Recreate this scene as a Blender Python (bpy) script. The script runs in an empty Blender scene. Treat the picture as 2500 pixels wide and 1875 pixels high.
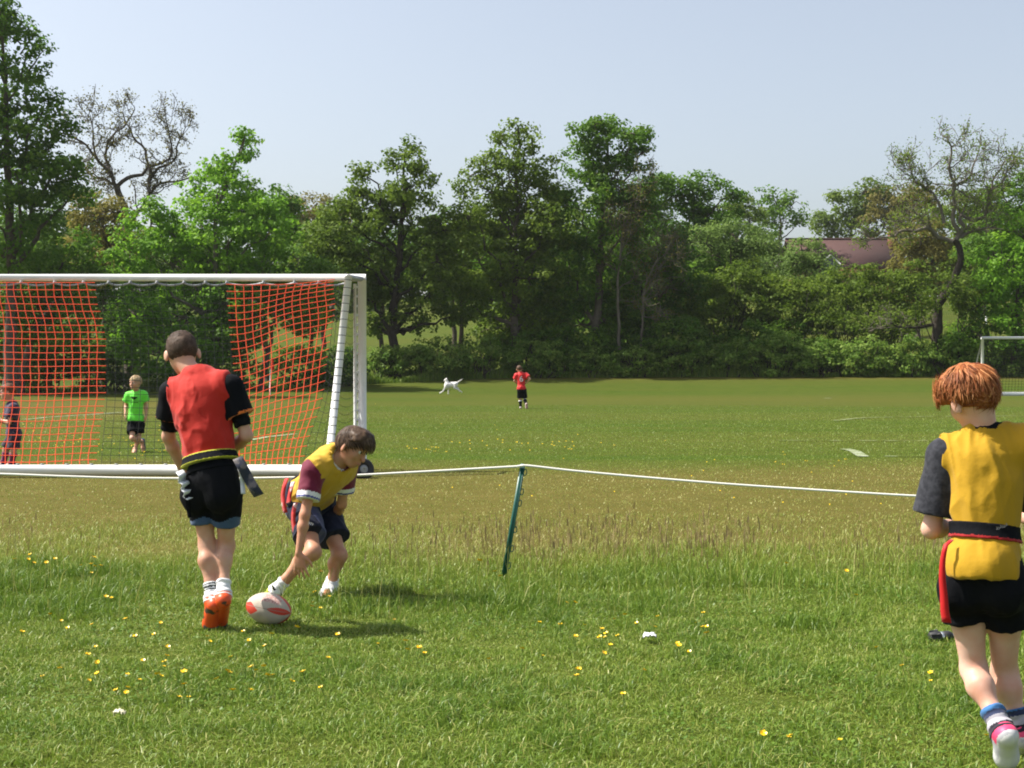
import bpy, math, random
import numpy as np
from mathutils import Vector
rng = np.random.default_rng(7)
random.seed(7)
SC = bpy.context.scene
COL = SC.collection
PI = math.pi
# ------------------------------------------------------------------ camera
CAM_H = 1.32
F = 50.0 / 36.0 * 2500.0            # focal length in photo pixels
TILT = math.atan(45.5 / F)
HOR = 892.0
def at(px, py, Y):
    """world point seen at photo pixel (px, py) at distance Y along +Y"""
    cx, cy = (px - 1250.0) / F, -(py - 937.5) / F
    dx, dy, dz = cx, math.cos(TILT) + cy * math.sin(TILT), -math.sin(TILT) + cy * math.cos(TILT)
    k = Y / dy
    return np.array([dx * k, Y, CAM_H + dz * k])
def gdist(py, z=0.0):
    return (CAM_H - z) * F / (py - HOR)
def smooth(a, b, x):
    t = np.clip((x - a) / (b - a), 0, 1)
    return t * t * (3 - 2 * t)
def ground_z(x, y):
    x = np.asarray(x, float); y = np.asarray(y, float)
    a = 0.93 * np.clip((x + 20) / 18, 0, 1)
    z = a * smooth(60, 79, y)
    z = z + 0.12 * np.clip(y - 84, 0, 66) * smooth(84, 95, y) + 0.02 * np.clip(y - 150, 0, 300)
    z = z + 0.03 * np.sin(x * 0.21 + 1) * np.sin(y * 0.17) * smooth(12, 25, y)
    return z
def gpt(px, py, lift=0.0):
    """point on the ground (near, level part) seen at the pixel"""
    d = gdist(py)
    p = at(px, py, d)
    p[2] = float(ground_z(p[0], p[1])) + lift
    return p

# ------------------------------------------------------------------ tagging
def tag(o, label=None, cat=None, group=None, kind=None):
    if label: o['label'] = label
    if cat: o['category'] = cat
    if group: o['group'] = group
    if kind: o['kind'] = kind
    return o
def empty(name, loc, label, cat, group=None):
    o = bpy.data.objects.new(name, None); COL.objects.link(o)
    o.location = Vector([float(v) for v in loc]); o.empty_display_size = 0.2
    return tag(o, label, cat, group)
def mesh_np(name, V, quads=None, tris=None, smooth_shade=False, mats=(), midx=None, attr=None):
    me = bpy.data.meshes.new(name)
    V = np.asarray(V, np.float32)
    nq = 0 if quads is None else len(quads); nt = 0 if tris is None else len(tris)
    loops = []
    if nq: loops.append(np.asarray(quads, np.int32).ravel())
    if nt: loops.append(np.asarray(tris, np.int32).ravel())
    loops = np.concatenate(loops) if loops else np.zeros(0, np.int32)
    me.vertices.add(len(V)); me.vertices.foreach_set('co', V.ravel())
    me.loops.add(len(loops)); me.loops.foreach_set('vertex_index', loops)
    me.polygons.add(nq + nt)
    st = np.concatenate([np.arange(nq, dtype=np.int32) * 4, nq * 4 + np.arange(nt, dtype=np.int32) * 3])
    me.polygons.foreach_set('loop_start', st)
    for m in mats: me.materials.append(m)
    if midx is not None: me.polygons.foreach_set('material_index', np.asarray(midx, np.int32))
    if smooth_shade: me.polygons.foreach_set('use_smooth', np.ones(nq + nt, bool))
    if attr is not None:
        for k, a in attr.items():
            at_ = me.attributes.new(k, 'FLOAT', 'POINT'); at_.data.foreach_set('value', np.asarray(a, np.float32))
    me.update(calc_edges=True)
    return me
def obj(name, me, parent=None, loc=None):
    o = bpy.data.objects.new(name, me); COL.objects.link(o)
    if parent is not None: o.parent = parent
    if loc is not None: o.location = Vector([float(v) for v in loc])
    return o

class MB:
    """collects boxes and tubes, builds ONE mesh"""
    def __init__(s): s.v = []; s.q = []; s.t = []; s.n = 0; s.mq = []; s.mt = []
    def add(s, V, quads=(), tris=(), m=0):
        V = np.asarray(V, float).reshape(-1, 3)
        s.v.append(V)
        if len(quads): s.q.append(np.asarray(quads, int) + s.n); s.mq += [m] * len(quads)
        if len(tris): s.t.append(np.asarray(tris, int) + s.n); s.mt += [m] * len(tris)
        s.n += len(V)
    def box(s, c, size, R=None, m=0):
        x, y, z = [v / 2 for v in size]
        P = np.array([[-x,-y,-z],[x,-y,-z],[x,y,-z],[-x,y,-z],[-x,-y,z],[x,-y,z],[x,y,z],[-x,y,z]])
        if R is not None: P = P @ np.asarray(R)
        s.add(P + np.asarray(c), [[0,3,2,1],[4,5,6,7],[0,1,5,4],[1,2,6,5],[2,3,7,6],[3,0,4,7]], m=m)
    def tube(s, pts, r, n=8, cap=True, m=0):
        pts = np.asarray(pts, float); k = len(pts)
        r = np.full(k, r, float) if np.isscalar(r) else np.asarray(r, float)
        T = np.gradient(pts, axis=0); T /= np.linalg.norm(T, axis=1)[:, None] + 1e-12
        ref = np.array([0, 0, 1.0]) if abs(T[0][2]) < 0.9 else np.array([1.0, 0, 0])
        V = []
        for i in range(k):
            a = np.cross(T[i], ref); a /= np.linalg.norm(a) + 1e-12; b = np.cross(T[i], a); ref = np.cross(a, T[i])
            ang = np.arange(n) * 2 * PI / n
            V.append(pts[i] + r[i] * (np.cos(ang)[:, None] * a + np.sin(ang)[:, None] * b))
        V = np.concatenate(V)
        q = []
        for i in range(k - 1):
            for j in range(n):
                j2 = (j + 1) % n
                q.append([i*n+j, i*n+j2, (i+1)*n+j2, (i+1)*n+j])
        t = []
        if cap:
            for i, base in ((0, 0), (1, (k-1)*n)):
                for j in range(1, n - 1):
                    t.append([base, base+j+1, base+j] if i else [base, base+j, base+j+1])
        s.add(V, q, t, m)
    def build(s, name, mats, parent=None, off=None, smooth_shade=False, attr=None):
        if not isinstance(mats, (list, tuple)): mats = [mats]
        V = np.concatenate(s.v)
        if off is not None: V = V - np.asarray(off)
        q = np.concatenate(s.q) if s.q else None
        t = np.concatenate(s.t) if s.t else None
        me = mesh_np(name, V, q, t, smooth_shade, mats, s.mq + s.mt)
        return obj(name, me, parent)

# ------------------------------------------------------------------ materials
def mat(name, col, rough=0.7, spec=0.3, bump=None, var=None, trans=0.0, sheen=0.0, attr_tint=None, metallic=0.0):
    """procedural principled material; var=(scale, second colour, contrast), bump=(scale, strength), attr_tint=list of colours picked by 'tint'"""
    m = bpy.data.materials.new(name); m.use_nodes = True
    nt = m.node_tree; N = nt.nodes; L = nt.links
    b = N['Principled BSDF']; out = N['Material Output']
    b.inputs['Roughness'].default_value = rough
    b.inputs['Specular IOR Level'].default_value = spec
    b.inputs['Metallic'].default_value = metallic
    if sheen: b.inputs['Sheen Weight'].default_value = sheen
    c4 = (*col, 1)
    b.inputs['Base Color'].default_value = c4
    csock = None
    if attr_tint:
        a = N.new('ShaderNodeAttribute'); a.attribute_name = 'tint'
        r = N.new('ShaderNodeValToRGB'); e = r.color_ramp.elements
        while len(e) < len(attr_tint): e.new(0.5)
        for i, c in enumerate(attr_tint):
            e[i].position = i / (len(attr_tint) - 1); e[i].color = (*c, 1)
        L.new(a.outputs['Fac'], r.inputs['Fac']); csock = r.outputs['Color']
    if var:
        tc = N.new('ShaderNodeTexCoord'); nz = N.new('ShaderNodeTexNoise'); nz.inputs['Scale'].default_value = var[0]; nz.inputs['Detail'].default_value = 5
        L.new(tc.outputs['Object'], nz.inputs['Vector'])
        r = N.new('ShaderNodeValToRGB'); k = var[2] if len(var) > 2 else 0.2
        r.color_ramp.elements[0].position = 0.5 - k; r.color_ramp.elements[1].position = 0.5 + k
        r.color_ramp.elements[0].color = c4; r.color_ramp.elements[1].color = (*var[1], 1)
        L.new(nz.outputs['Fac'], r.inputs['Fac']); csock = r.outputs['Color']
    if csock: L.new(csock, b.inputs['Base Color'])
    if bump:
        tc = N.new('ShaderNodeTexCoord'); nz = N.new('ShaderNodeTexNoise'); nz.inputs['Scale'].default_value = bump[0]; nz.inputs['Detail'].default_value = 4
        L.new(tc.outputs['Object'], nz.inputs['Vector'])
        bp = N.new('ShaderNodeBump'); bp.inputs['Strength'].default_value = bump[1]; bp.inputs['Distance'].default_value = bump[2] if len(bump) > 2 else 0.01
        L.new(nz.outputs['Fac'], bp.inputs['Height']); L.new(bp.outputs['Normal'], b.inputs['Normal'])
    if trans:
        tr = N.new('ShaderNodeBsdfTranslucent'); mx = N.new('ShaderNodeMixShader'); mx.inputs[0].default_value = trans
        if csock:
            L.new(csock, tr.inputs['Color'])
        else: tr.inputs['Color'].default_value = c4
        L.new(b.outputs[0], mx.inputs[1]); L.new(tr.outputs[0], mx.inputs[2]); L.new(mx.outputs[0], out.inputs['Surface'])
    return m

# ------------------------------------------------------------------ noise
def _hash(ix, iy, iz, seed):
    h = (ix.astype(np.int64) * 374761393 + iy.astype(np.int64) * 668265263 + iz.astype(np.int64) * 2147483647 + seed * 144665) & 0xffffffff
    h = ((h ^ (h >> 13)) * 1274126177) & 0xffffffff
    return ((h ^ (h >> 16)) & 0xffff) / 65535.0
def vnoise(P, seed=0):
    P = np.asarray(P, float); i = np.floor(P).astype(np.int64); f = P - i; f = f * f * (3 - 2 * f)
    r = 0
    for a in (0, 1):
        wa = f[:, 0] if a else 1 - f[:, 0]
        for b in (0, 1):
            wb = f[:, 1] if b else 1 - f[:, 1]
            for c in (0, 1):
                wc = f[:, 2] if c else 1 - f[:, 2]
                r = r + wa * wb * wc * _hash(i[:, 0] + a, i[:, 1] + b, i[:, 2] + c, seed)
    return r - 0.5
def fbm(P, seed=0, o=3):
    r = 0; a = 1.0
    for k in range(o):
        r = r + a * vnoise(P * 2 ** k, seed + k); a *= 0.5
    return r
def nrm(v):
    v = np.asarray(v, float); return v / (np.linalg.norm(v) + 1e-12)

# ------------------------------------------------------------------ implicit surfaces
def cone(a, b, ra, rb, k=0.02): return ('cone', np.asarray(a, float), np.asarray(b, float), ra, rb, k)
def clip(a, b, ra, rb, k=0.02): return ('clip', np.asarray(a, float), np.asarray(b, float), ra, rb, k)   # flat cut at end b
def ell(c, r, R=None, k=0.03): return ('ell', np.asarray(c, float), np.asarray(r, float), np.eye(3) if R is None else np.asarray(R, float), k)
def prim_bounds(p):
    if p[0] == 'ell':
        m = max(p[2]); return p[1] - m, p[1] + m
    m = max(p[3], p[4]); return np.minimum(p[1], p[2]) - m, np.maximum(p[1], p[2]) + m
def field(prims, h, inflate=0.0, pad=0.03, lohi=None):
    if lohi is None:
        lo = np.min([prim_bounds(p)[0] for p in prims], axis=0) - inflate - pad
        hi = np.max([prim_bounds(p)[1] for p in prims], axis=0) + inflate + pad
    else: lo, hi = lohi
    n = np.ceil((hi - lo) / h).astype(int) + 1
    ax = [lo[i] + h * np.arange(n[i]) for i in range(3)]
    D = np.full(n, 1.0, np.float32)
    for p in prims:
        k = p[5] if p[0] != 'ell' else p[4]
        l, u = prim_bounds(p); m = inflate + k + 3 * h
        i0 = np.clip(((l - m - lo) / h).astype(int), 0, n); i1 = np.clip(((u + m - lo) / h).astype(int) + 2, 0, n)
        if np.any(i1 <= i0): continue
        X = ax[0][i0[0]:i1[0], None, None]; Y = ax[1][None, i0[1]:i1[1], None]; Z = ax[2][None, None, i0[2]:i1[2]]
        if p[0] == 'ell':
            c, r, R = p[1], p[2] + inflate, p[3]
            x, y, z = X - c[0], Y - c[1], Z - c[2]
            q = [x * R[i][0] + y * R[i][1] + z * R[i][2] for i in range(3)]
            k0 = np.sqrt(sum((q[i] / r[i]) ** 2 for i in range(3))); k1 = np.sqrt(sum((q[i] / r[i] ** 2) ** 2 for i in range(3))) + 1e-9
            d = k0 * (k0 - 1) / k1
        else:
            a, b, ra, rb = p[1], p[2], p[3] + inflate, p[4] + inflate
            ab = b - a; L2 = ab @ ab + 1e-12
            t = ((X - a[0]) * ab[0] + (Y - a[1]) * ab[1] + (Z - a[2]) * ab[2]) / L2
            tc = np.clip(t, 0, 1.0 if p[0] == 'cone' else 1.3)
            d = np.sqrt((X - a[0] - tc * ab[0]) ** 2 + (Y - a[1] - tc * ab[1]) ** 2 + (Z - a[2] - tc * ab[2]) ** 2) - (ra + (rb - ra) * tc)
            if p[0] == 'clip': d = np.maximum(d, (t - 1) * math.sqrt(L2))
        S = D[i0[0]:i1[0], i0[1]:i1[1], i0[2]:i1[2]]
        if k > 0:
            hh = np.clip(0.5 + 0.5 * (S - d) / k, 0, 1)
            D[i0[0]:i1[0], i0[1]:i1[1], i0[2]:i1[2]] = S + (d - S) * hh - k * hh * (1 - hh)
        else: D[i0[0]:i1[0], i0[1]:i1[1], i0[2]:i1[2]] = np.minimum(S, d)
    return D, lo, h, ax
def cut_plane(fd, p0, n, keep_below=True):
    """keep the side where (p-p0).n < 0"""
    D, lo, h, ax = fd; n = nrm(n)
    d = (ax[0][:, None, None] - p0[0]) * n[0] + (ax[1][None, :, None] - p0[1]) * n[1] + (ax[2][None, None, :] - p0[2]) * n[2]
    np.maximum(D, d if keep_below else -d, out=D)
def carve(fd, prim):
    """subtract a primitive"""
    D, lo, h, ax = fd
    G = field([prim[:-1] + (0.0,)], h, 0.0, lohi=(lo, lo + h * (np.array(D.shape) - 1)))[0]
    G = G[:D.shape[0], :D.shape[1], :D.shape[2]]
    np.maximum(D, -G, out=D)
def surf(fd, sm=2):
    D, lo, h, ax = fd
    ins = D < 0
    c = np.zeros([s - 1 for s in D.shape], np.uint8)
    off = [(i, j, k) for i in (0, 1) for j in (0, 1) for k in (0, 1)]
    s = D.shape
    for i, j, k in off: c += ins[i:s[0]-1+i, j:s[1]-1+j, k:s[2]-1+k]
    act = (c > 0) & (c < 8)
    idx = np.argwhere(act)
    vid = np.full(act.shape, -1, np.int32); vid[act] = np.arange(len(idx))
    acc = np.zeros((len(idx), 3)); cnt = np.zeros(len(idx))
    for a in off:
        for d in range(3):
            if a[d]: continue
            b = list(a); b[d] = 1
            v0 = D[idx[:, 0]+a[0], idx[:, 1]+a[1], idx[:, 2]+a[2]]; v1 = D[idx[:, 0]+b[0], idx[:, 1]+b[1], idx[:, 2]+b[2]]
            cr = (v0 < 0) != (v1 < 0)
            t = np.where(cr, v0 / np.where(cr, v0 - v1, 1), 0)
            for e in range(3): acc[:, e] += np.where(cr, a[e] + (t if e == d else 0), 0)
            cnt += cr
    V = lo + h * (idx + acc / np.maximum(cnt, 1)[:, None])
    Q = []
    for d in range(3):
        e, f = [(1, 2), (2, 0), (0, 1)][d]
        A = np.moveaxis(ins, (d, e, f), (0, 1, 2)); W = np.moveaxis(vid, (d, e, f), (0, 1, 2))
        ch = A[:-1, 1:-1, 1:-1] != A[1:, 1:-1, 1:-1]
        g = np.argwhere(ch); i, j, k = g[:, 0], g[:, 1] + 1, g[:, 2] + 1
        q = np.stack([W[i, j-1, k-1], W[i, j, k-1], W[i, j, k], W[i, j-1, k]], 1)
        fl = ~A[i, j, k]
        q[fl] = q[fl][:, ::-1]
        Q.append(q)
    Q = np.concatenate(Q); Q = Q[(Q >= 0).all(1)]
    if sm:
        E = np.concatenate([Q[:, [0, 1]], Q[:, [1, 2]], Q[:, [2, 3]], Q[:, [3, 0]]])
        n = len(V); deg = np.maximum(np.bincount(E[:, 0], minlength=n) + np.bincount(E[:, 1], minlength=n), 1)
        for it in range(sm):
            for lam in (0.5, -0.52) if it < sm - 1 else (0.4,):
                M = np.stack([np.bincount(E[:, 0], V[E[:, 1], i], n) + np.bincount(E[:, 1], V[E[:, 0], i], n) for i in range(3)], 1) / deg[:, None]
                V = V + lam * (M - V)
    return V, Q
def vnormals(V, Q):
    n = np.cross(V[Q[:, 2]] - V[Q[:, 0]], V[Q[:, 3]] - V[Q[:, 1]])
    N = np.zeros_like(V)
    for i in range(4):
        for e in range(3): N[:, e] += np.bincount(Q[:, i], n[:, e], len(V))
    return N / (np.linalg.norm(N, axis=1)[:, None] + 1e-12)
def skin_obj(name, fd, mats, parent, off, disp=None, midx=None, sm=2):
    V, Q = surf(fd, sm)
    if len(Q) == 0: return None
    if disp is not None:
        N = vnormals(V, Q); V = V + N * disp(V)[:, None]
    if not isinstance(mats, (list, tuple)): mats = [mats]
    mi = None
    if midx is not None: mi = midx(V[Q].mean(1))
    me = mesh_np(name, V - off, Q, None, True, mats, mi)
    return obj(name, me, parent)
# ================================================================== ground sheet
def zone_line(x, y0, amp, seed):
    return y0 + amp * np.sin(x * 0.9 + seed) * 0.5 + amp * np.sin(x * 2.3 + seed * 2.1) * 0.3
def ground_material():
    m = bpy.data.materials.new('turf'); m.use_nodes = True
    nt = m.node_tree; N = nt.nodes; L = nt.links; b = N['Principled BSDF']
    b.inputs['Roughness'].default_value = 0.95; b.inputs['Specular IOR Level'].default_value = 0.05
    tc = N.new('ShaderNodeTexCoord')
    def noise(scale, detail=5, sx=1, sy=1):
        mp = N.new('ShaderNodeMapping'); mp.inputs['Scale'].default_value = (sx, sy, 1); L.new(tc.outputs['Object'], mp.inputs['Vector'])
        n = N.new('ShaderNodeTexNoise'); n.inputs['Scale'].default_value = scale; n.inputs['Detail'].default_value = detail; n.inputs['Roughness'].default_value = 0.65
        L.new(mp.outputs[0], n.inputs['Vector']); return n.outputs['Fac']
    def ramp(f, stops):
        r = N.new('ShaderNodeValToRGB'); e = r.color_ramp.elements
        while len(e) < len(stops): e.new(0.5)
        for i, (p, c) in enumerate(stops):
            e[i].position = p; e[i].color = (*c, 1) if len(c) == 3 else c
        L.new(f, r.inputs['Fac']); return r.outputs['Color']
    def mix(f, a, c):
        x = N.new('ShaderNodeMix'); x.data_type = 'RGBA'
        if isinstance(f, float): x.inputs[0].default_value = f
        else: L.new(f, x.inputs[0])
        L.new(a, x.inputs[6]); L.new(c, x.inputs[7]); return x.outputs[2]
    g = lambda v: (v, v, v)
    green = ramp(noise(1.6, 8), [(0.28, (0.0383, 0.0679, 0.0069)), (0.5, (0.0507, 0.0827, 0.0091)), (0.74, (0.0667, 0.0922, 0.0130))])
    dry = ramp(noise(2.2, 8), [(0.28, (0.0811, 0.0744, 0.0149)), (0.5, (0.1043, 0.0893, 0.0208)), (0.74, (0.1314, 0.1079, 0.0305))])
    att = N.new('ShaderNodeAttribute'); att.attribute_name = 'dry'
    col = mix(att.outputs['Fac'], green, dry)
    # mowing streaks and patches that lie across the pitch
    st = ramp(noise(0.5, 4, 0.12, 1.6), [(0.38, g(0)), (0.62, g(1))])
    tan = ramp(noise(3.0, 6), [(0.3, (0.0722, 0.0756, 0.0118)), (0.7, (0.0939, 0.0900, 0.0187))])
    k = N.new('ShaderNodeMath'); k.operation = 'MULTIPLY'; k.inputs[1].default_value = 0.45; L.new(st, k.inputs[0])
    col = mix(k.outputs[0], col, tan)
    fine = ramp(noise(38, 4, 0.5, 1.0), [(0.3, g(0.72)), (0.7, g(1.22))])
    mu = N.new('ShaderNodeMix'); mu.data_type = 'RGBA'; mu.blend_type = 'MULTIPLY'; mu.inputs[0].default_value = 1.0
    L.new(col, mu.inputs[6]); L.new(fine, mu.inputs[7])
    L.new(mu.outputs[2], b.inputs['Base Color'])
    bp = N.new('ShaderNodeBump'); bp.inputs['Strength'].default_value = 0.5; bp.inputs['Distance'].default_value = 0.03
    L.new(noise(30, 5), bp.inputs['Height']); L.new(bp.outputs[0], b.inputs['Normal'])
    return m
def dryness(x, y):
    """how parched the turf is: green near, dry across the goal mouth, green pitch beyond"""
    a = smooth(8.7, 10.4, y + 0.5 * np.sin(x * 1.3)) * (1 - smooth(17.2, 21.0, y + 0.8 * np.sin(x * 0.5 + 1)))
    b_ = 0.28 * smooth(19, 23, y) * (0.5 + 0.5 * np.sin(y * 0.55 + 0.3 * np.sin(x * 0.2)))
    c = 0.45 * np.exp(-((y - 54) / 3.5) ** 2) * smooth(-4, 3, x) * (1 - smooth(16, 24, x))
    d_ = 0.55 * smooth(-6, -11, x) * smooth(18, 30, y) * (1 - smooth(50, 64, y))
    e_ = 0.6 * np.exp(-((y - 72.4) / 0.9) ** 2) * smooth(-3, 1, x)
    return np.clip(a + b_ + c + d_ + e_, 0, 1)
xs = np.unique(np.concatenate([np.arange(-300, -40, 20.0), np.arange(-40, 40, 0.5), np.arange(40, 301, 20.0)]))
ys = np.unique(np.concatenate([np.arange(-30, 3, 3.0), np.arange(3, 30, 0.25), np.arange(30, 100, 1.0), np.arange(100, 200, 5.0), np.arange(200, 701, 50.0)]))
GX, GY = np.meshgrid(xs, ys)
GZ = ground_z(GX, GY)
V = np.stack([GX.ravel(), GY.ravel(), GZ.ravel()], 1)
nx, ny = len(xs), len(ys)
ii = (np.arange(ny - 1)[:, None] * nx + np.arange(nx - 1)[None, :]).ravel()
me = mesh_np('field', V, np.stack([ii, ii + 1, ii + 1 + nx, ii + nx], 1), None, True, [ground_material()], None, {'dry': dryness(GX.ravel(), GY.ravel())})
tag(obj('field', me), 'wide mown playing field of green and parched turf', 'field', kind='structure')

# ================================================================== grass blades
def blades(n_or_pts, hgt, wid, tint, lean=0.35, seed=1, lean_dir=None):
    P = n_or_pts; n = len(P); r = np.random.default_rng(seed)
    ang = r.uniform(0, 2 * PI, n); la = r.uniform(0, 2 * PI, n)
    side = np.stack([np.cos(ang), np.sin(ang), np.zeros(n)], 1) * (wid / 2)[:, None]
    ln = np.abs(r.normal(0, lean, n)) * hgt
    L = np.stack([np.cos(la) * ln, np.sin(la) * ln, np.zeros(n)], 1)
    mid = P + L * 0.35; mid[:, 2] += hgt * 0.6
    tip = P + L * 1.1; tip[:, 2] += hgt * np.sqrt(np.clip(1 - (ln / hgt * 0.6) ** 2, 0.15, 1))
    V = np.stack([P - side, P + side, mid + side * 0.8, mid - side * 0.8, tip], 1).reshape(-1, 3)
    b = np.arange(n) * 5
    return V, np.stack([b, b+1, b+2, b+3], 1), np.stack([b+3, b+2, b+4], 1), np.repeat(tint, 5)
def patch_noise(x, y, f, seed):
    return fbm(np.stack([x * f, y * f, np.zeros_like(x)], 1), seed, 3)
def scatter(n, y0, y1, seed, margin=1.4):
    r = np.random.default_rng(seed); n = int(n * (1.28 if y1 < 10 else 1.12))
    y = np.sqrt(r.uniform(y0 ** 2, y1 ** 2, n)); hw = 0.365 * y + margin
    x = r.uniform(-1, 1, n) * hw
    return x, y, r
def grass_obj(name, parts, m, label):
    Vs, Qs, Ts, As = [], [], [], []; k = 0
    for V, Q, T, A in parts:
        Vs.append(V); Qs.append(Q + k); Ts.append(T + k); As.append(A); k += len(V)
    me = mesh_np(name, np.concatenate(Vs), np.concatenate(Qs), np.concatenate(Ts), False, [m], None, {'tint': np.concatenate(As)})
    return tag(obj(name, me), label, 'grass', kind='stuff')
M_GRASS = mat('grass_blade', (0.0996, 0.2060, 0.0216), 0.45, 0.35, trans=0.3,
              attr_tint=[(0.0747, 0.1545, 0.0115), (0.1295, 0.2215, 0.0202), (0.1993, 0.2833, 0.0332), (0.2690, 0.3193, 0.0577), (0.4185, 0.4017, 0.1298)])
M_STALK = mat('seed_stalk', (0.2, 0.15, 0.07), 0.7, 0.2, trans=0.2,
              attr_tint=[(0.14, 0.17, 0.03), (0.25, 0.23, 0.06), (0.28, 0.22, 0.09), (0.22, 0.155, 0.075), (0.40, 0.34, 0.17)])
parts = []
# short lawn nearest the camera, with paler thatch between
x, y, r = scatter(230000, 4.1, 8.0, 11)
pn = patch_noise(x, y, 1.1, 3); pn2 = patch_noise(x, y, 4.5, 5)
h = np.clip(0.028 + 0.026 * pn + 0.030 * pn2, 0.010, 0.075) * r.uniform(0.5, 1.4, len(x))
t = np.clip(0.46 - 0.30 * pn - 0.3 * pn2 + r.normal(0, 0.15, len(x)), 0, 0.82)
pale = r.random(len(x)) < 0.085; t[pale] = r.uniform(0.75, 1.0, pale.sum()); h[pale] *= 1.15
parts.append(blades(np.stack([x, y, ground_z(x, y) - 0.003], 1), h, r.uniform(0.0025, 0.0055, len(x)), t, 1.35, 21))
# lush long strip along the rope line
x, y, r = scatter(95000, 6.9, 9.6, 12)
strip = smooth(7.0, 7.6, y + 0.35 * np.sin(x * 1.7) + 0.5 * patch_noise(x, y, 0.9, 8)) * (1 - smooth(8.5, 9.3, y + 0.35 * np.sin(x * 1.1 + 2)))
keep = r.random(len(x)) < strip; x, y, strip = x[keep], y[keep], strip[keep]
pn = patch_noise(x, y, 1.3, 9); pn2 = patch_noise(x, y, 3.5, 10)
h = np.clip(0.040 + 0.075 * pn + 0.07 * pn2, 0.012, 0.14) * r.uniform(0.5, 1.35, len(x))
t = np.clip(0.40 - 0.28 * pn - 0.2 * pn2 + r.normal(0, 0.16, len(x)), 0, 0.8)
pale = r.random(len(x)) < 0.03; t[pale] = r.uniform(0.7, 0.95, pale.sum())
parts.append(blades(np.stack([x, y, ground_z(x, y) - 0.003], 1), h, r.uniform(0.003, 0.006, len(x)), t, 0.9, 22))
# thinner olive grass behind the rope
x, y, r = scatter(120000, 8.4, 12.6, 13)
pn = patch_noise(x, y, 0.8, 14)
den = 1 - 0.8 * smooth(9.2, 12.4, y + 0.6 * np.sin(x * 0.8)); keep = r.random(len(x)) < den; x, y, pn = x[keep], y[keep], pn[keep]
h = np.clip(0.05 + 0.05 * pn, 0.015, 0.12) * r.uniform(0.5, 1.4, len(x)) * (1 - 0.5 * smooth(9.5, 12, y))
t = np.clip(0.48 + 0.34 * smooth(8.6, 10.6, y) - 0.25 * pn + r.normal(0, 0.14, len(x)), 0, 1)
parts.append(blades(np.stack([x, y, ground_z(x, y) - 0.003], 1), h, r.uniform(0.003, 0.006, len(x)), t, 0.9, 23))
# clover and daisy leaves lying flat between the blades
x, y, r = scatter(26000, 4.1, 8.6, 51)
keep = r.random(len(x)) < smooth(0.02, 0.25, patch_noise(x, y, 1.6, 52)); x, y = x[keep], y[keep]; n = len(x); a = r.uniform(0, 2 * PI, n); sz = r.uniform(0.004, 0.011, n)
c_ = np.stack([x, y, ground_z(x, y) + r.uniform(0.012, 0.034, n)], 1); d1 = np.stack([np.cos(a), np.sin(a), r.normal(0, 0.3, n)], 1) * sz[:, None]; d2 = np.stack([-np.sin(a), np.cos(a), r.normal(0, 0.3, n)], 1) * sz[:, None] * 0.8
Vc = np.stack([c_ - d1, c_ - d2, c_ + d1 * 0.7, c_ + d2, c_ + d1], 1).reshape(-1, 3); b0 = np.arange(n) * 5
parts.append((Vc, np.stack([b0, b0 + 1, b0 + 2, b0 + 3], 1), np.stack([b0 + 3, b0 + 2, b0 + 4], 1), np.repeat(np.clip(r.normal(0.12, 0.1, n), 0, 0.4), 5)))
grass_obj('grass', parts, M_GRASS, 'green lawn grass with a longer lush strip near the rope')
# mown turf blades further out
x, y, r = scatter(300000, 11.5, 46.0, 15)
dr = dryness(x, y); pn = patch_noise(x, y * 1.5, 0.6, 16)
keep = r.random(len(x)) < 1 - 0.9 * smooth(22, 46, y); x, y, dr, pn = x[keep], y[keep], dr[keep], pn[keep]
h = r.uniform(0.008, 0.026, len(x))
t = np.clip(0.42 + 0.45 * dr - 0.22 * pn + r.normal(0, 0.13, len(x)), 0, 1)
far_part = blades(np.stack([x, y, ground_z(x, y) - 0.003], 1), h, r.uniform(0.004, 0.009, len(x)) * (0.8 + y / 30), t, 0.7, 24)
grass_obj('mown_grass', [far_part], M_GRASS, 'short mown grass around and beyond the near goal')
# brown seed heads standing along the unmown edge
x, y, r = scatter(9000, 8.7, 11.2, 17)
cl = smooth(-0.30, 0.30, patch_noise(x, y, 0.9, 18)) * 0.6 * (0.25 + 0.75 * smooth(-2.6, 0.2, x)) * np.exp(-((y - 9.75) / 0.8) ** 2)
keep = r.random(len(x)) < cl; x, y = x[keep], y[keep]; n = len(x)
h = r.uniform(0.09, 0.25, n) * np.where(r.random(n) < 0.15, 1.35, 1); t = r.uniform(0.35, 0.95, n)
stalk = blades(np.stack([x, y, ground_z(x, y) - 0.003], 1), h, np.full(n, 0.0034), t, 0.22, 25)
Vs, Q_, T_, A_ = stalk
tips = Vs.reshape(-1, 5, 3)[:, 4]
hd = blades(tips - np.array([0, 0, 0.03]), np.full(n, 0.06), np.full(n, 0.008), np.clip(t + 0.1, 0.5, 0.8), 0.15, 26)
grass_obj('seed_grass', [stalk, hd], M_STALK, 'brown seeding grass stems along the unmown strip behind the rope')
# a few long pale stems in the lush strip
x, y, r = scatter(520, 7.2, 9.2, 19); n = len(x)
st2 = blades(np.stack([x, y, ground_z(x, y)], 1), r.uniform(0.14, 0.3, n), np.full(n, 0.004), r.uniform(0.75, 1, n), 0.4, 27)
grass_obj('pale_stems', [st2], M_GRASS, 'pale dry stems rising out of the lush grass')
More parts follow.
